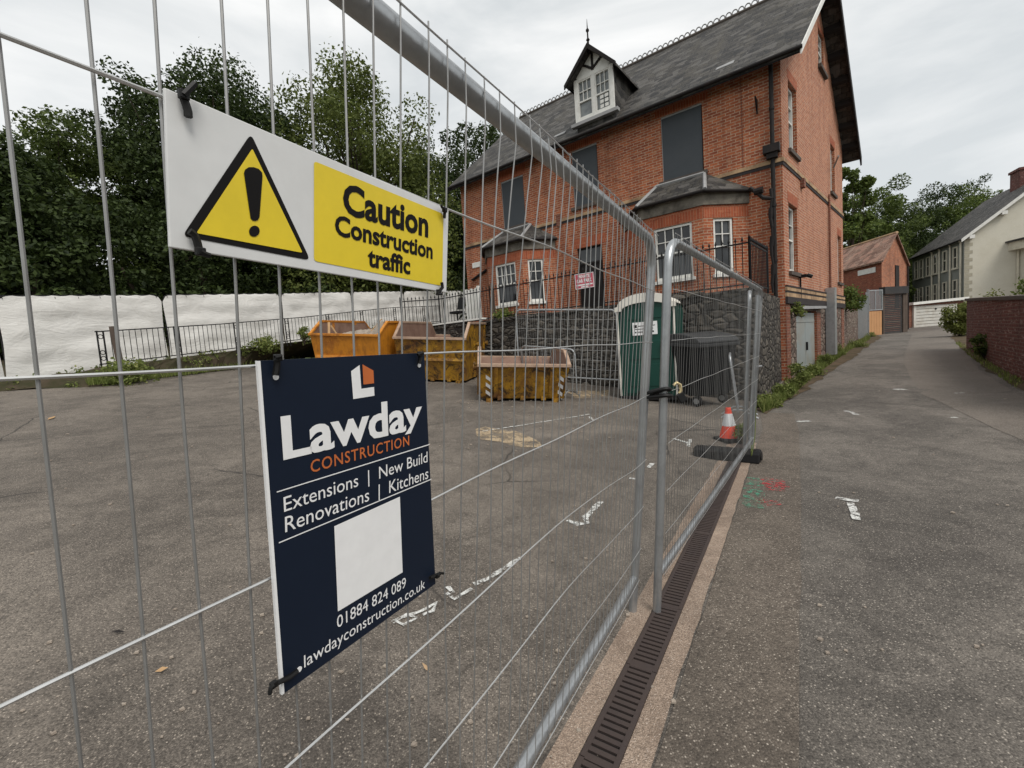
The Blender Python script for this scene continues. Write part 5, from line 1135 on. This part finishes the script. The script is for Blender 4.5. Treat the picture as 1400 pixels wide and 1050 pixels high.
# white garage
t, fr, L_, z0, z1 = flat('garage', 'flat roofed garage with white ribbed up-and-over door at the lane end', 'garage', (1249,452), (1318,450), 413.5, 35.5, 36.5)
q = MB(); q.fbox(fr, -.55, L_+.1, -5, -.12, z0, z1-.1); q.build('wall', M['brickdark'], t)
q = MB(); q.fbox(fr, .0, .25, -.1, .02, z0, z1-.3); q.fbox(fr, L_*.82, L_*.82+.2, -.1, .02, z0, z1-.3); q.build('door_frame', M['garage'], t)
q = MB(); nr = 7
for k in range(nr): z = z0+.05+(z1-.36-z0)*k/nr; q.fbox(fr, .252, L_*.82-.002, -.1, -.03+.0, z, z+(z1-.36-z0)/nr-.045); q.fbox(fr, .26, L_*.82-.01, -.11, -.085, z+(z1-.36-z0)/nr-.03, z+(z1-.36-z0)/nr)
gd = q.build('garage_door', M['garage'], t); q = MB(); q.lathe([(.07,0),(.07,.08)], fr.p(L_*.43,-.03,z0+1.45), 8, axis=nn); q.build('handle', M['black'], gd)
q = MB(); q.hexa([fr.p(s,o,z) for h in (0,1) for s, o, z in ((-.3,-5,z1-.1+h*.1),(L_+.2,-5,z1+.05+h*.1),(L_+.2,.22,z1-.02+h*.2),(-.3,.22,z1-.22+h*.2))]); q.build('fascia', M['white'], t)
# cream terrace
hc = at(1318.5,325,40.); he = hc[2]; hf = onz(1247.5,352.5,he); tt = (hf-hc)*V(1,1,0); Lh = float(np.linalg.norm(tt)); tt = tt/Lh; gn = V(tt[1],-tt[0],0); gn = gn if gn[0] > 0 else -gn
gr_ = at(1400,263,38.5); 
hs, hrf, hc_ = gableblock('cream_terrace_house', 'long terrace with grey rear wall, cream gable end and slate roof', hc, tt, gn, Lh, 12.5, -.3, he, he+5.1, M['greyrender'], M['slate'], 'house', M['cream'], .35)
hfr = Fr(V(hc[0],hc[1],0), tt, -gn)
for i, a in enumerate((1.1, 3.2, 5.3, 7.0, 8.7, 10.0)):
    if a > Lh-.8: continue
    for z0, z1 in ((he-2.5, he-.55), (he-5.6, he-3.6)):
        q = MB(); q.fbox(hfr, a, a+.12, .003, .1, z0, z1); q.fbox(hfr, a+.75, a+.85, .003, .1, z0, z1); q.fbox(hfr, a+.12, a+.75, .003, .08, z1-.1, z1); q.fbox(hfr, a+.12, a+.75, .003, .06, (z0+z1)/2-.04, (z0+z1)/2+.04); q.fbox(hfr, a-.1, a+.95, .003, .16, z0-.15, z0); wn = q.build('window', M['creamtrim'], hs)
        q = MB(); q.fbox(hfr, a+.121, a+.749, .004, .03, z0, z1-.1); q.build('pane', M['glass'], wn)
for a in (.35, 2.35, 4.6, 6.3):
    q = MB(); q.tube([hfr.p(a,.12,0), hfr.p(a,.12,he-.3), hfr.p(a,.3,he-.15)], .075, 7); q.build('downpipe', M['creamtrim'], hs)
q = MB()
for k in range(24): z = .6+k*.34; q.hexa([hc_(-.035,b,zz) for zz in (z, z+.3) for b in (0, .35+.22*(k%2))] + [hc_(-.003,b,zz) for zz in (z, z+.3) for b in (0, .35+.22*(k%2))]) if False else q.quad(hc_(-.02,0,z), hc_(-.02,.35+.22*(k%2),z), hc_(-.02,.35+.22*(k%2),z+.3), hc_(-.02,0,z+.3))
q.build('quoins', M['quoin'], hs, recalc=False)
zra, zrb = he-.3, he+5.1
q = MB(); p0 = hc_(-.38,-.35,he-.35*.816); p1 = hc_(-.38,6.25,he+5.1); q.prism([p0+V(0,0,.16), p0-V(0,0,.14), p1-V(0,0,.14), p1+V(0,0,.16)], -tt*.06)
for b in (.2, 2.3, 4.4): q.hexa([hc_(x,b+y,he+b*.816+z) for z in (-.35,-.05) for x, y in ((-.44,0),(-.44,.35),(-.003,.35),(-.003,0))])
q.build('bargeboard', M['white'], hs)
q = MB(); q.tube([hc_(-.3,-.42,he-.2), hc_(Lh,-.42,he-.2)], .09, 7); q.build('gutter', M['fascia'], hrf)
for a, hh in ((-.1, .25), (3.7, .9)):
    q = MB(); q.hexa([hc_(x,y,z) for z in (he+2.6, he+5.1+hh) for x, y in ((a,5.2),(a+1.5,5.2),(a+1.5,7.2),(a,7.2))]); q.hexa([hc_(x,y,z) for z in (he+5.1+hh, he+5.1+hh+.22) for x, y in ((a-.1,5.1),(a+1.6,5.1),(a+1.6,7.3),(a-.1,7.3))]); q.build('chimney', M['brickred'], hrf)
# flat roofed bay at the gable end
q = MB(); fb = lambda x, y, z: hc_(-x, y, z)
zb1 = at(1357,330,38)[2]
q.hexa([fb(x,y,z) for z in (-.2, zb1-.8) for x, y in ((.0,3.6),(2.0,4.2),(2.0,9.5),(.0,9.5))]); bw = q.build('gable_bay', M['cream'], hs)
q = MB(); q.hexa([fb(x,y,z) for z in (zb1-.8, zb1-.1) for x, y in ((.0,2.9),(2.5,3.6),(2.5,10),(.0,10))]); q.hexa([fb(x,y,z) for z in (zb1-.1, zb1+.05) for x, y in ((.0,2.7),(2.7,3.4),(2.7,10.2),(.0,10.2))], 1); q.build('bay_roof', [M['creamtrim'], M['slate']], bw)
q = MB(); q.tube([fb(1.2,3.75,0), fb(1.2,3.75,zb1-.8)], .08, 7); q.tube([fb(2.03,4.3,zb1-4.3), fb(2.03,8.2,zb1-4.1)], .06, 6); q.tube([fb(.1,3.5,0), fb(.1,3.5,zb1-.8)], .09, 7); q.build('downpipe', M['creamtrim'], bw)
# right hand brick wall
wA = gnd(1321,477); wB = gnd(1400,522); d = (wB-wA)*V(1,1,0); d = d/np.linalg.norm(d); nn = V(d[1],-d[0],0); nn = nn if nn@(CAM-wA) > 0 else -nn; fr = Fr(V(wA[0],wA[1],0), d, nn)
t = thing('boundary_wall', 'dark red brick boundary wall with flaking courses on the right of the lane', 'wall', wA); zt_ = at(1322,411.5, float((wA-CAM)@cF))[2]; zt2 = at(1400,409.5, float((wB-CAM)@cF))[2]; Lw = 11.; sz = (zt2-zt_)/np.linalg.norm((wB-wA)[:2])
q = MB(); q.hexa([fr.p(0,-.25,-.4), fr.p(Lw,-.25,-.4), fr.p(Lw,0,-.4), fr.p(0,0,-.4), fr.p(0,-.25,zt_), fr.p(Lw,-.25,zt_+sz*Lw), fr.p(Lw,0,zt_+sz*Lw), fr.p(0,0,zt_)]); we = fr.p(Lw-.05,0,0); f2 = Fr(we, unit(V(-.18,-1,0)), unit(V(-1,.18,0))); q.hexa([f2.p(s,o,z) for z in (-.4, zt_+sz*Lw-.006) for s, o in ((0,-.25),(9,-.25),(9,0),(0,0))]); q.build('brickwork', M['brickred'], t)
q = MB(); q.hexa([fr.p(-.03,-.3,zt_+.002), fr.p(Lw,-.3,zt_+sz*Lw+.002), fr.p(Lw,.05,zt_+sz*Lw+.002), fr.p(-.03,.05,zt_+.002), fr.p(-.03,-.3,zt_+.08), fr.p(Lw,-.3,zt_+sz*Lw+.08), fr.p(Lw,.05,zt_+sz*Lw+.08), fr.p(-.03,.05,zt_+.08)]); q.hexa([f2.p(s,o,zt_+sz*Lw+z) for z in (-.004, .074) for s, o in ((0,-.3),(9,-.3),(9,.05),(0,.05))]); q.build('coping', M['sill'], t)
# ================================================================== FOLIAGE
def leaves(name, clumps, n, size, m, parent=None, seed=0, flat=.55, asp=.55, shell=.55, origin=None):
    """clumps: rows (x,y,z,r); many leaf-sized four-cornered faces spread through their volume"""
    g = np.random.default_rng(seed); cl = np.asarray(clumps, float); wgt = cl[:,3]**2; idx = g.choice(len(cl), n, p=wgt/wgt.sum())
    dv = g.normal(size=(n,3)); dv /= np.linalg.norm(dv, axis=1)[:,None]; rad = g.uniform(shell, 1.0, n)**.7
    sq = V(1,1,.8); P = cl[idx,:3] + dv*sq*(rad*cl[idx,3])[:,None] + g.normal(size=(n,3))*.10*cl[idx,3][:,None]
    nr = dv*.6 + g.normal(size=(n,3))*.75 + V(0,0,flat); nr /= np.linalg.norm(nr, axis=1)[:,None]
    a = np.cross(nr, g.normal(size=(n,3))); a /= np.linalg.norm(a, axis=1)[:,None]; b = np.cross(nr, a); s = size*g.uniform(.55, 1.3, n)[:,None]
    v = np.stack([P-a*s*.5, P-b*s*asp*.5+a*s*.05, P+a*s*.5, P+b*s*asp*.5+a*s*.05], 1).reshape(-1,3)
    o = ORIG[parent.name] if parent is not None else (np.asarray(origin, float) if origin is not None else V(cl[:,0].mean(), cl[:,1].mean(), cl[:,2].min()))
    v = v-o; me = bpy.data.meshes.new(name); me.vertices.add(4*n); me.vertices.foreach_set('co', v.ravel()); me.loops.add(4*n); me.loops.foreach_set('vertex_index', np.arange(4*n, dtype=np.int32))
    me.polygons.add(n); me.polygons.foreach_set('loop_start', np.arange(0, 4*n, 4, dtype=np.int32)); me.polygons.foreach_set('loop_total', np.full(n, 4, dtype=np.int32)); me.update(); me.validate(); me.materials.append(m)
    ob = bpy.data.objects.new(name, me); COL.objects.link(ob)
    if parent is not None: ob.parent = parent
    else: ob.location = o
    ORIG[ob.name] = o
    return ob
def tree(label, base, ztop, wid, zlow, n, size, m, group, seed, ncl=46, dens=.55, limb=True, depth=None, lean=0., cr=None):
    g = random.Random(seed); t = thing('broadleaf_tree', label, 'tree', base, group); base = np.asarray(base, float); H = ztop-base[2]
    zc = (ztop+zlow)/2; hz = (ztop-zlow)/2; cl = []; tip = []
    for k in range(ncl):
        for _ in range(40):
            x, y, z = g.uniform(-1,1), g.uniform(-1,1), g.uniform(-1,1); r = math.sqrt(x*x+y*y+z*z)
            prof = 1.0 if z < .1 else math.sqrt(max(0,1-((z-.1)/.9)**2))
            if math.hypot(x,y) < prof*g.uniform(.75,1.05) and r > dens: break
        rr = (cr or wid*.13)*g.uniform(.6, 1.25)
        cl.append((base[0]+x*wid/2*.86+lean*(z+1), base[1]+y*(depth or wid)/2*.86, zc+z*hz*.90, rr)); tip.append(cl[-1])
    leaves('crown', cl, n, size, m, t, seed)
    q = MB(); tr = max(.12, wid*.028); top = V(base[0]+lean, base[1], zlow+(ztop-zlow)*.55)
    bend = V(g.uniform(-.3,.3), g.uniform(-.3,.3), 0); tp = [base-V(0,0,.3), base*.6+top*.4+bend, base*.3+top*.7+bend, top]; q.tube(tp, [tr*1.25, tr, tr*.75, tr*.4], 8)
    if limb:
        for c in tip[::2]:
            c = V(*c[:3]); f_ = g.uniform(.25,.85); s0 = base*(1-f_)+top*f_+bend*.6; mid = (s0*.55+c*.45)+V(0,0,-.06*np.linalg.norm(c-s0)); q.tube([s0, mid, c], [tr*.38, tr*.22, tr*.07], 5)
    q.build('trunk', M['bark'], t, smooth=True)
    return t
def tpos(px, D, zb): p = at(px, 500, D); return V(p[0], p[1], zb)
GL = 'tall trees of the wood behind the white fence'
for i, (px, D, top, wpx, zl, n, sz, mt, ncl, lab) in enumerate((
    (15, 17, 160, 190, 3.2, 18000, .19, 'leafA', 60, 'dark spreading tree at the far left edge above the white fence'),
    (118, 21, 148, 185, 3.6, 18000, .20, 'leafB', 55, 'rounded tree between the left edge tree and the tall oak'),
    (222, 25, 106, 120, 4.5, 11000, .21, 'leafA', 40, 'slim dark tree on the left shoulder of the tallest tree'),
    (318, 25, 76, 205, 5.0, 22000, .21, 'leafA', 74, 'tallest dark tree, rising above the caution triangle'),
    (402, 26, 124, 125, 4.5, 11000, .21, 'leafA', 36, 'narrow dark tree in the dip right of the tallest tree'),
    (520, 27, 112, 215, 4.5, 27000, .21, 'leafC', 95, 'light green open tree with visible branches beside the house'),
    (606, 32, 172, 150, 4.5, 13000, .2, 'leafA', 40, 'dark tree filling the gap beside the house corner'),
    (668, 34, 160, 125, 5, 9000, .26, 'leafA', 36, 'dark tree behind the left end of the house roof'),
    (738, 40, 138, 90, 8, 6000, .26, 'leafB', 30, 'bright tree top showing over the house ridge beside the dormer'))):
    tp = at(px, top, D); tree(lab, tpos(px, D, 2.2+i*.1), tp[2]-.1, 1.18*wpx*D/600, zl-1, int(n*2.8), sz*.98, M[mt], GL, 100+i, int(ncl*1.8), .25 if mt != 'leafC' else .2)
GU = 'dark understorey shrubs behind the white fence'
for i, (px, D, top, wpx, lab) in enumerate(((-60,15,235,170,'dark shrub under the leftmost tree, cut by the picture edge'),(70,16,250,170,'dark holly like shrub above the first white fence panels'),(185,18.5,262,150,'dark shrub behind the fence, left of the caution sign'),(290,20,270,150,'dark shrub hidden behind the caution triangle'),(395,22.5,275,150,'dark shrub below the middle of the caution sign'),(490,27,262,140,'dark shrub behind the yellow part of the caution sign'),(590,31,255,120,'dark shrub beside the left house corner'))):
    tp = at(px, top, D); tree(lab, tpos(px, D, 1.6), tp[2], wpx*D/600, 2.0, 6500, .22, M['leafA'], GU, 300+i, 34, .3, limb=False, depth=2.6)
cl = [(x+rnd.uniform(-1,1), 30+rnd.uniform(-1.5,3)-.28*abs(x+10)*(1 if x < -10 else .1), rnd.uniform(2.5, 10), rnd.uniform(1.2,2)) for x in np.linspace(-44, -1, 150)]
stuff(leaves('woodland', cl, 26000, .55, M['leafA'], None, 9), 'dense dark woodland mass closing off the ground behind the trees', 'wood')
# hills behind, both sides; added to block bright sky gaps under the trees
def backdrop_hill(name, pts, m):
    q = MB(); n = len(pts)
    for r in range(4):
        for (x, y, h) in pts: k = (0, .55, 1, 1.05)[r]; d = unit(V(x, y, 0)); q.v.append((x+d[0]*r*9, y+d[1]*r*9, h*k-.3+(.4 if r == 0 else 0)))
    for r in range(3):
        for i in range(n-1): q.f.append((r*n+i, r*n+i+1, (r+1)*n+i+1, (r+1)*n+i)); q.m.append(0)
    return struct(q.build(name, m, recalc=False))
backdrop_hill('hillside', [(-70,5,9),(-55,22,9),(-40,33,9),(-20,40,8),(-4,44,8),(8,48,8)], M['grassground'])
backdrop_hill('hillside', [(30,60,9),(42,64,12),(56,62,15),(75,58,17),(95,40,18)], M['grassground'])
GR = 'hillside trees beyond the lane'
for i, (px, D, top, wpx, mt, lab) in enumerate((
    (1166, 40, 225, 55, 'leafR', 'pale loose tree right against the house gable'), (1190, 50, 268, 70, 'leafR', 'bushy hillside tree right of the house gable'), (1222, 58, 258, 75, 'leafB', 'rounded hillside tree above the outbuilding roof'),
    (1262, 62, 262, 80, 'leafA', 'dark hillside tree between outbuilding and terrace'), (1300, 60, 262, 80, 'leafR', 'bright hillside tree behind the terrace roof'), (1322, 72, 235, 66, 'leafA', 'tallest open hillside tree against the sky near the chimneys'),
    (1352, 64, 262, 70, 'leafR', 'hillside tree behind the farther chimney'), (1375, 66, 268, 60, 'leafB', 'hillside tree between the two chimneys'), (1196, 53, 300, 62, 'leafB', 'low spreading tree close behind the outbuilding ridge'), (1272, 58, 318, 90, 'leafA', 'low dark tree behind the gap beside the terrace'))):
    tp = at(px, top, D); tree(lab, tpos(px, D, 2.), tp[2]+1.2, 1.3*wpx*D/600, 2.0, 20000, .30, M[mt], GR, 500+i, 70, .25 if i != 5 else .1, limb=(i in (0, 5)), cr=wpx*D/600*.15)
cl = [(x+rnd.uniform(-1,1), y+rnd.uniform(-1,1), rnd.uniform(2.5, 11), rnd.uniform(1.6,2.6)) for x, y in zip(np.linspace(36, 80, 90), np.linspace(58, 62, 90))]
stuff(leaves('woodland', cl, 14000, .8, M['leafR'], None, 19), 'hillside woodland closing the view behind the lane', 'wood')
# ---- plants along the lane
def shrub(name, label, cat, c, w_, h, n, size, m, seed, group=None, ncl=16, spiky=False):
    g = random.Random(seed); t = thing(name, label, cat, c, group); cl = []
    for k in range(ncl):
        a = g.uniform(0, 6.28); r = math.sqrt(g.random())*w_/2*.75; z = g.uniform(.12, .88); f_ = math.sqrt(max(.05, 1-abs(z-.35)*1.3)); cl.append((c[0]+r*f_*math.cos(a), c[1]+r*f_*math.sin(a), c[2]+z*h, g.uniform(.14,.24)*w_))
    leaves('foliage', cl, n, size, m, t, seed, flat=.3, shell=.1)
    q = MB()
    for c_ in cl[:10]: q.tube([V(*c), V(c_[0], c_[1], c_[2])], [.015, .006], 5)
    q.build('stem', M['bark'], t)
    return t
b_ = gnd(1303, 462); shrub('roadside_bush', 'feathery yellow green bush at the near end of the garage', 'bush', b_+V(1.0,.7,0), 1.35, 1.75, 6000, .11, M['shrub'], 41, None, 26)
b_ = gnd(1347, 492); shrub('weed_clump', 'dark green weed clump at the foot of the brick boundary wall', 'plant', b_, .8, .85, 900, .13, M['leafB'], 42)
b_ = at(1392, 395, 11.6); shrub('garden_shrub', 'leafy shrub growing above the brick boundary wall', 'bush', V(b_[0]+.5, b_[1]-.2, 1.35), 1.9, 1.0, 2600, .10, M['leafR'], 43)
b_ = at(1345, 405, 15.5); shrub('garden_shrub', 'wispy twiggy shrub over the far end of the boundary wall', 'bush', V(b_[0]+.6, b_[1]+.2, 1.4), 1.3, .9, 260, .09, M['shrub'], 44)
b_ = K1+tG*1.0+nG*-.1; shrub('wall_ivy', 'leafy ivy bush on top of the rubble garden wall beside the house', 'plant', V(b_[0], b_[1], 1.95), 1.5, 1.1, 1800, .12, M['leafR'], 45)
b_ = GA.p(.55,.1,1.75); shrub('wall_fern', 'small fern rooted in the cellar wall beside the steel door canopy', 'plant', b_, .5, .4, 260, .09, M['weed'], 46, None, 8)
GWD = 'weeds along the foot of the house wall'
for i, (px, w_, h, n, lab) in enumerate((((1050,556),1.0,.5,1400,'weeds at the foot of the dark stone wall corner'),((1072,545),.9,.6,1300,'weeds between stone corner and steel cellar door'),((1092,532),1.0,.7,1600,'tallest weeds in front of the steel cellar door'),((1112,514),1.0,.7,1500,'weeds at the far edge of the steel cellar door'),((1128,500),.9,.6,1200,'weeds below the steel duct on the gable'),((1146,487),.9,.5,1000,'weeds at the far corner of the house gable'),((1168,475),1.5,.65,1600,'broad leafy weeds under the rubble garden wall'),((1190,461),1.1,.4,700,'low weeds in front of the yard gates'))):
    b_ = gnd(*px); shrub('weed_clump', lab, 'plant', b_, w_*.62, h*.62*(.6+.8*(i%3)/2), int(n*.8), .055, M['weed'], 60+i, GWD, 20)
b_ = gnd(165, 527); shrub('weed_clump', 'grassy weeds at the foot of the leaning timber post', 'plant', b_+V(-.1,.3,.05), 1.5, .38, 1500, .09, M['weed'], 80, None, 18)
b_ = gnd(122, 528); shrub('weed_clump', 'thin weeds at the open end of the low black railing', 'plant', b_+V(-.1,.3,.05), .8, .25, 500, .07, M['weed'], 83, None, 10)
b_ = V(-8.0,14.6,1.98); shrub('weed_clump', 'weeds growing through the middle of the low black railing', 'plant', b_, 1.3, .35, 900, .09, M['weed'], 81, None, 14)
b_ = V(-7.3,15.8,2.1); shrub('weed_clump', 'tall weed growing through the railing beside the orange skip', 'plant', b_, .6, .65, 700, .08, M['weed'], 82, None, 10)
b_ = F.p(6.8,3.25,2.33); shrub('weed_clump', 'yellowing weeds on the terrace edge beside the timber post', 'plant', b_, 1.0, .3, 700, .08, M['weed'], 84, None, 12)
def grass(name, label, poly_px, n, h, seed, dz=0.):
    g = random.Random(seed); q = MB(); P = [gnd(*p) for p in poly_px]; k = len(P)//2; A, B = P[:k], P[k:][::-1]
    for _ in range(n):
        u, v = g.random()*(k-1), g.random(); i = min(int(u), k-2); f_ = u-i; p = (A[i]*(1-f_)+A[i+1]*f_)*(1-v)+(B[i]*(1-f_)+B[i+1]*f_)*v; p = V(p[0], p[1], ground(p[0], p[1])+dz)
        a = g.uniform(0, 6.28); hh = h*g.uniform(.4,1.2); w_ = .006+.004*g.random(); s = V(math.cos(a), math.sin(a), 0); l_ = V(-s[1], s[0], 0)*hh*g.uniform(-.6,.6)
        q.v += [tuple(p-s*w_), tuple(p+s*w_), tuple(p+l_*.5+V(0,0,hh*.6)+s*w_*.7), tuple(p+l_+V(0,0,hh))]; b = len(q.v); q.f.append((b-4,b-3,b-2,b-1)); q.m.append(0)
    return stuff(q.build(name, M['weed'], recalc=False), label, 'grass')
grass('verge_grass', 'rough grass along the foot of the house wall', [(1041,556),(1062,548),(1088,524),(1118,502),(1150,482),(1185,462), (1190,464),(1150,488),(1122,508),(1094,532),(1064,556),(1043,565)], 5200, .20, 5)
grass('verge_grass', 'thin dry grass on the verge below the boundary wall', [(1312,468),(1340,488),(1372,508),(1400,522), (1390,532),(1352,506),(1326,488),(1306,470)], 900, .08, 6)
grass('bank_grass', 'grass and weeds on the bank below the low black railing', [(120,527),(180,517),(250,509),(330,500),(415,485), (415,491),(330,506),(250,516),(180,526),(120,531)], 3000, .2, 7, .06)
stuff(leaves('bank_weeds', BANKW, 2600, .075, M['weed'], None, 77, flat=.3, shell=.1), 'low weeds creeping over the soil bank below the black railing', 'weeds')
# green tie cord and small weeds round the foot
q = MB(); q.tube([pt2(3.30,.62,.04), pt2(3.32,.45,.04), pt2(3.25,.30,.05), pt2(3.15,.18,.05), pt2(3.05,.12,.05), pt2(3.0,.18,.05), pt2(3.05,.24,.05)], .004, 5); tag(q.build('green_cord', M['weed']), 'thin green cord hanging on the far end of the chained panel', 'cord')
b_ = gnd(1015, 607); shrub('weed_clump', 'small weed between cone and fence foot', 'plant', b_, .3, .28, 220, .05, M['weed'], 85, None, 6)
# ---- litter
def leaf(label, p0, p1, w_, m): 
    a, b = gnd(*p0), gnd(*p1); d = b-a; s = unit(V(-d[1], d[0], 0))*w_; q = MB(); z = V(0,0,.012); q.add([a+z, (a+b)/2+s+z*1.6, b+z*1.3, (a+b)/2-s+z], [(0,1,2,3)]); tag(q.build('fallen_leaf', m), label, 'leaf')
leaf('pale fallen leaf on the car park below the left of the navy sign', (212,922), (231,917), .012, M['wood'])
leaf('curled yellow leaf on the asphalt right of the navy sign', (577,909), (588,924), .006, M['band'])
leaf('brown fallen twig leaf on the asphalt left of the navy sign', (152,866), (172,868), .006, M['dark'])
leaf('pale leaf scrap on the far left asphalt', (65,575), (76,570), .03, M['wood'])
g_ = random.Random(3); q = MB()
for _ in range(260):
    u_ = g_.random(); px_ = g_.uniform(600, 860); py_ = 548+g_.random()**2*70
    if g_.random() < .45: px_ = g_.uniform(0, 1000); py_ = g_.uniform(545, 1040)
    elif g_.random() < .25: px_ = g_.uniform(1060, 1380); py_ = g_.uniform(500, 900)
    p = gnd(px_, py_); s = g_.uniform(.003,.009)*(1+p[1]*.14); a = g_.uniform(0,3)
    q.hexa([p+V(math.cos(a+k*1.57)*s*(1 if z else 1.3), math.sin(a+k*1.57)*s, .004+z*s*.7) for z in (0,1) for k in range(4)])
stuff(q.build('grit', M['debris']), 'scattered grit and masonry crumbs on the asphalt', 'grit')
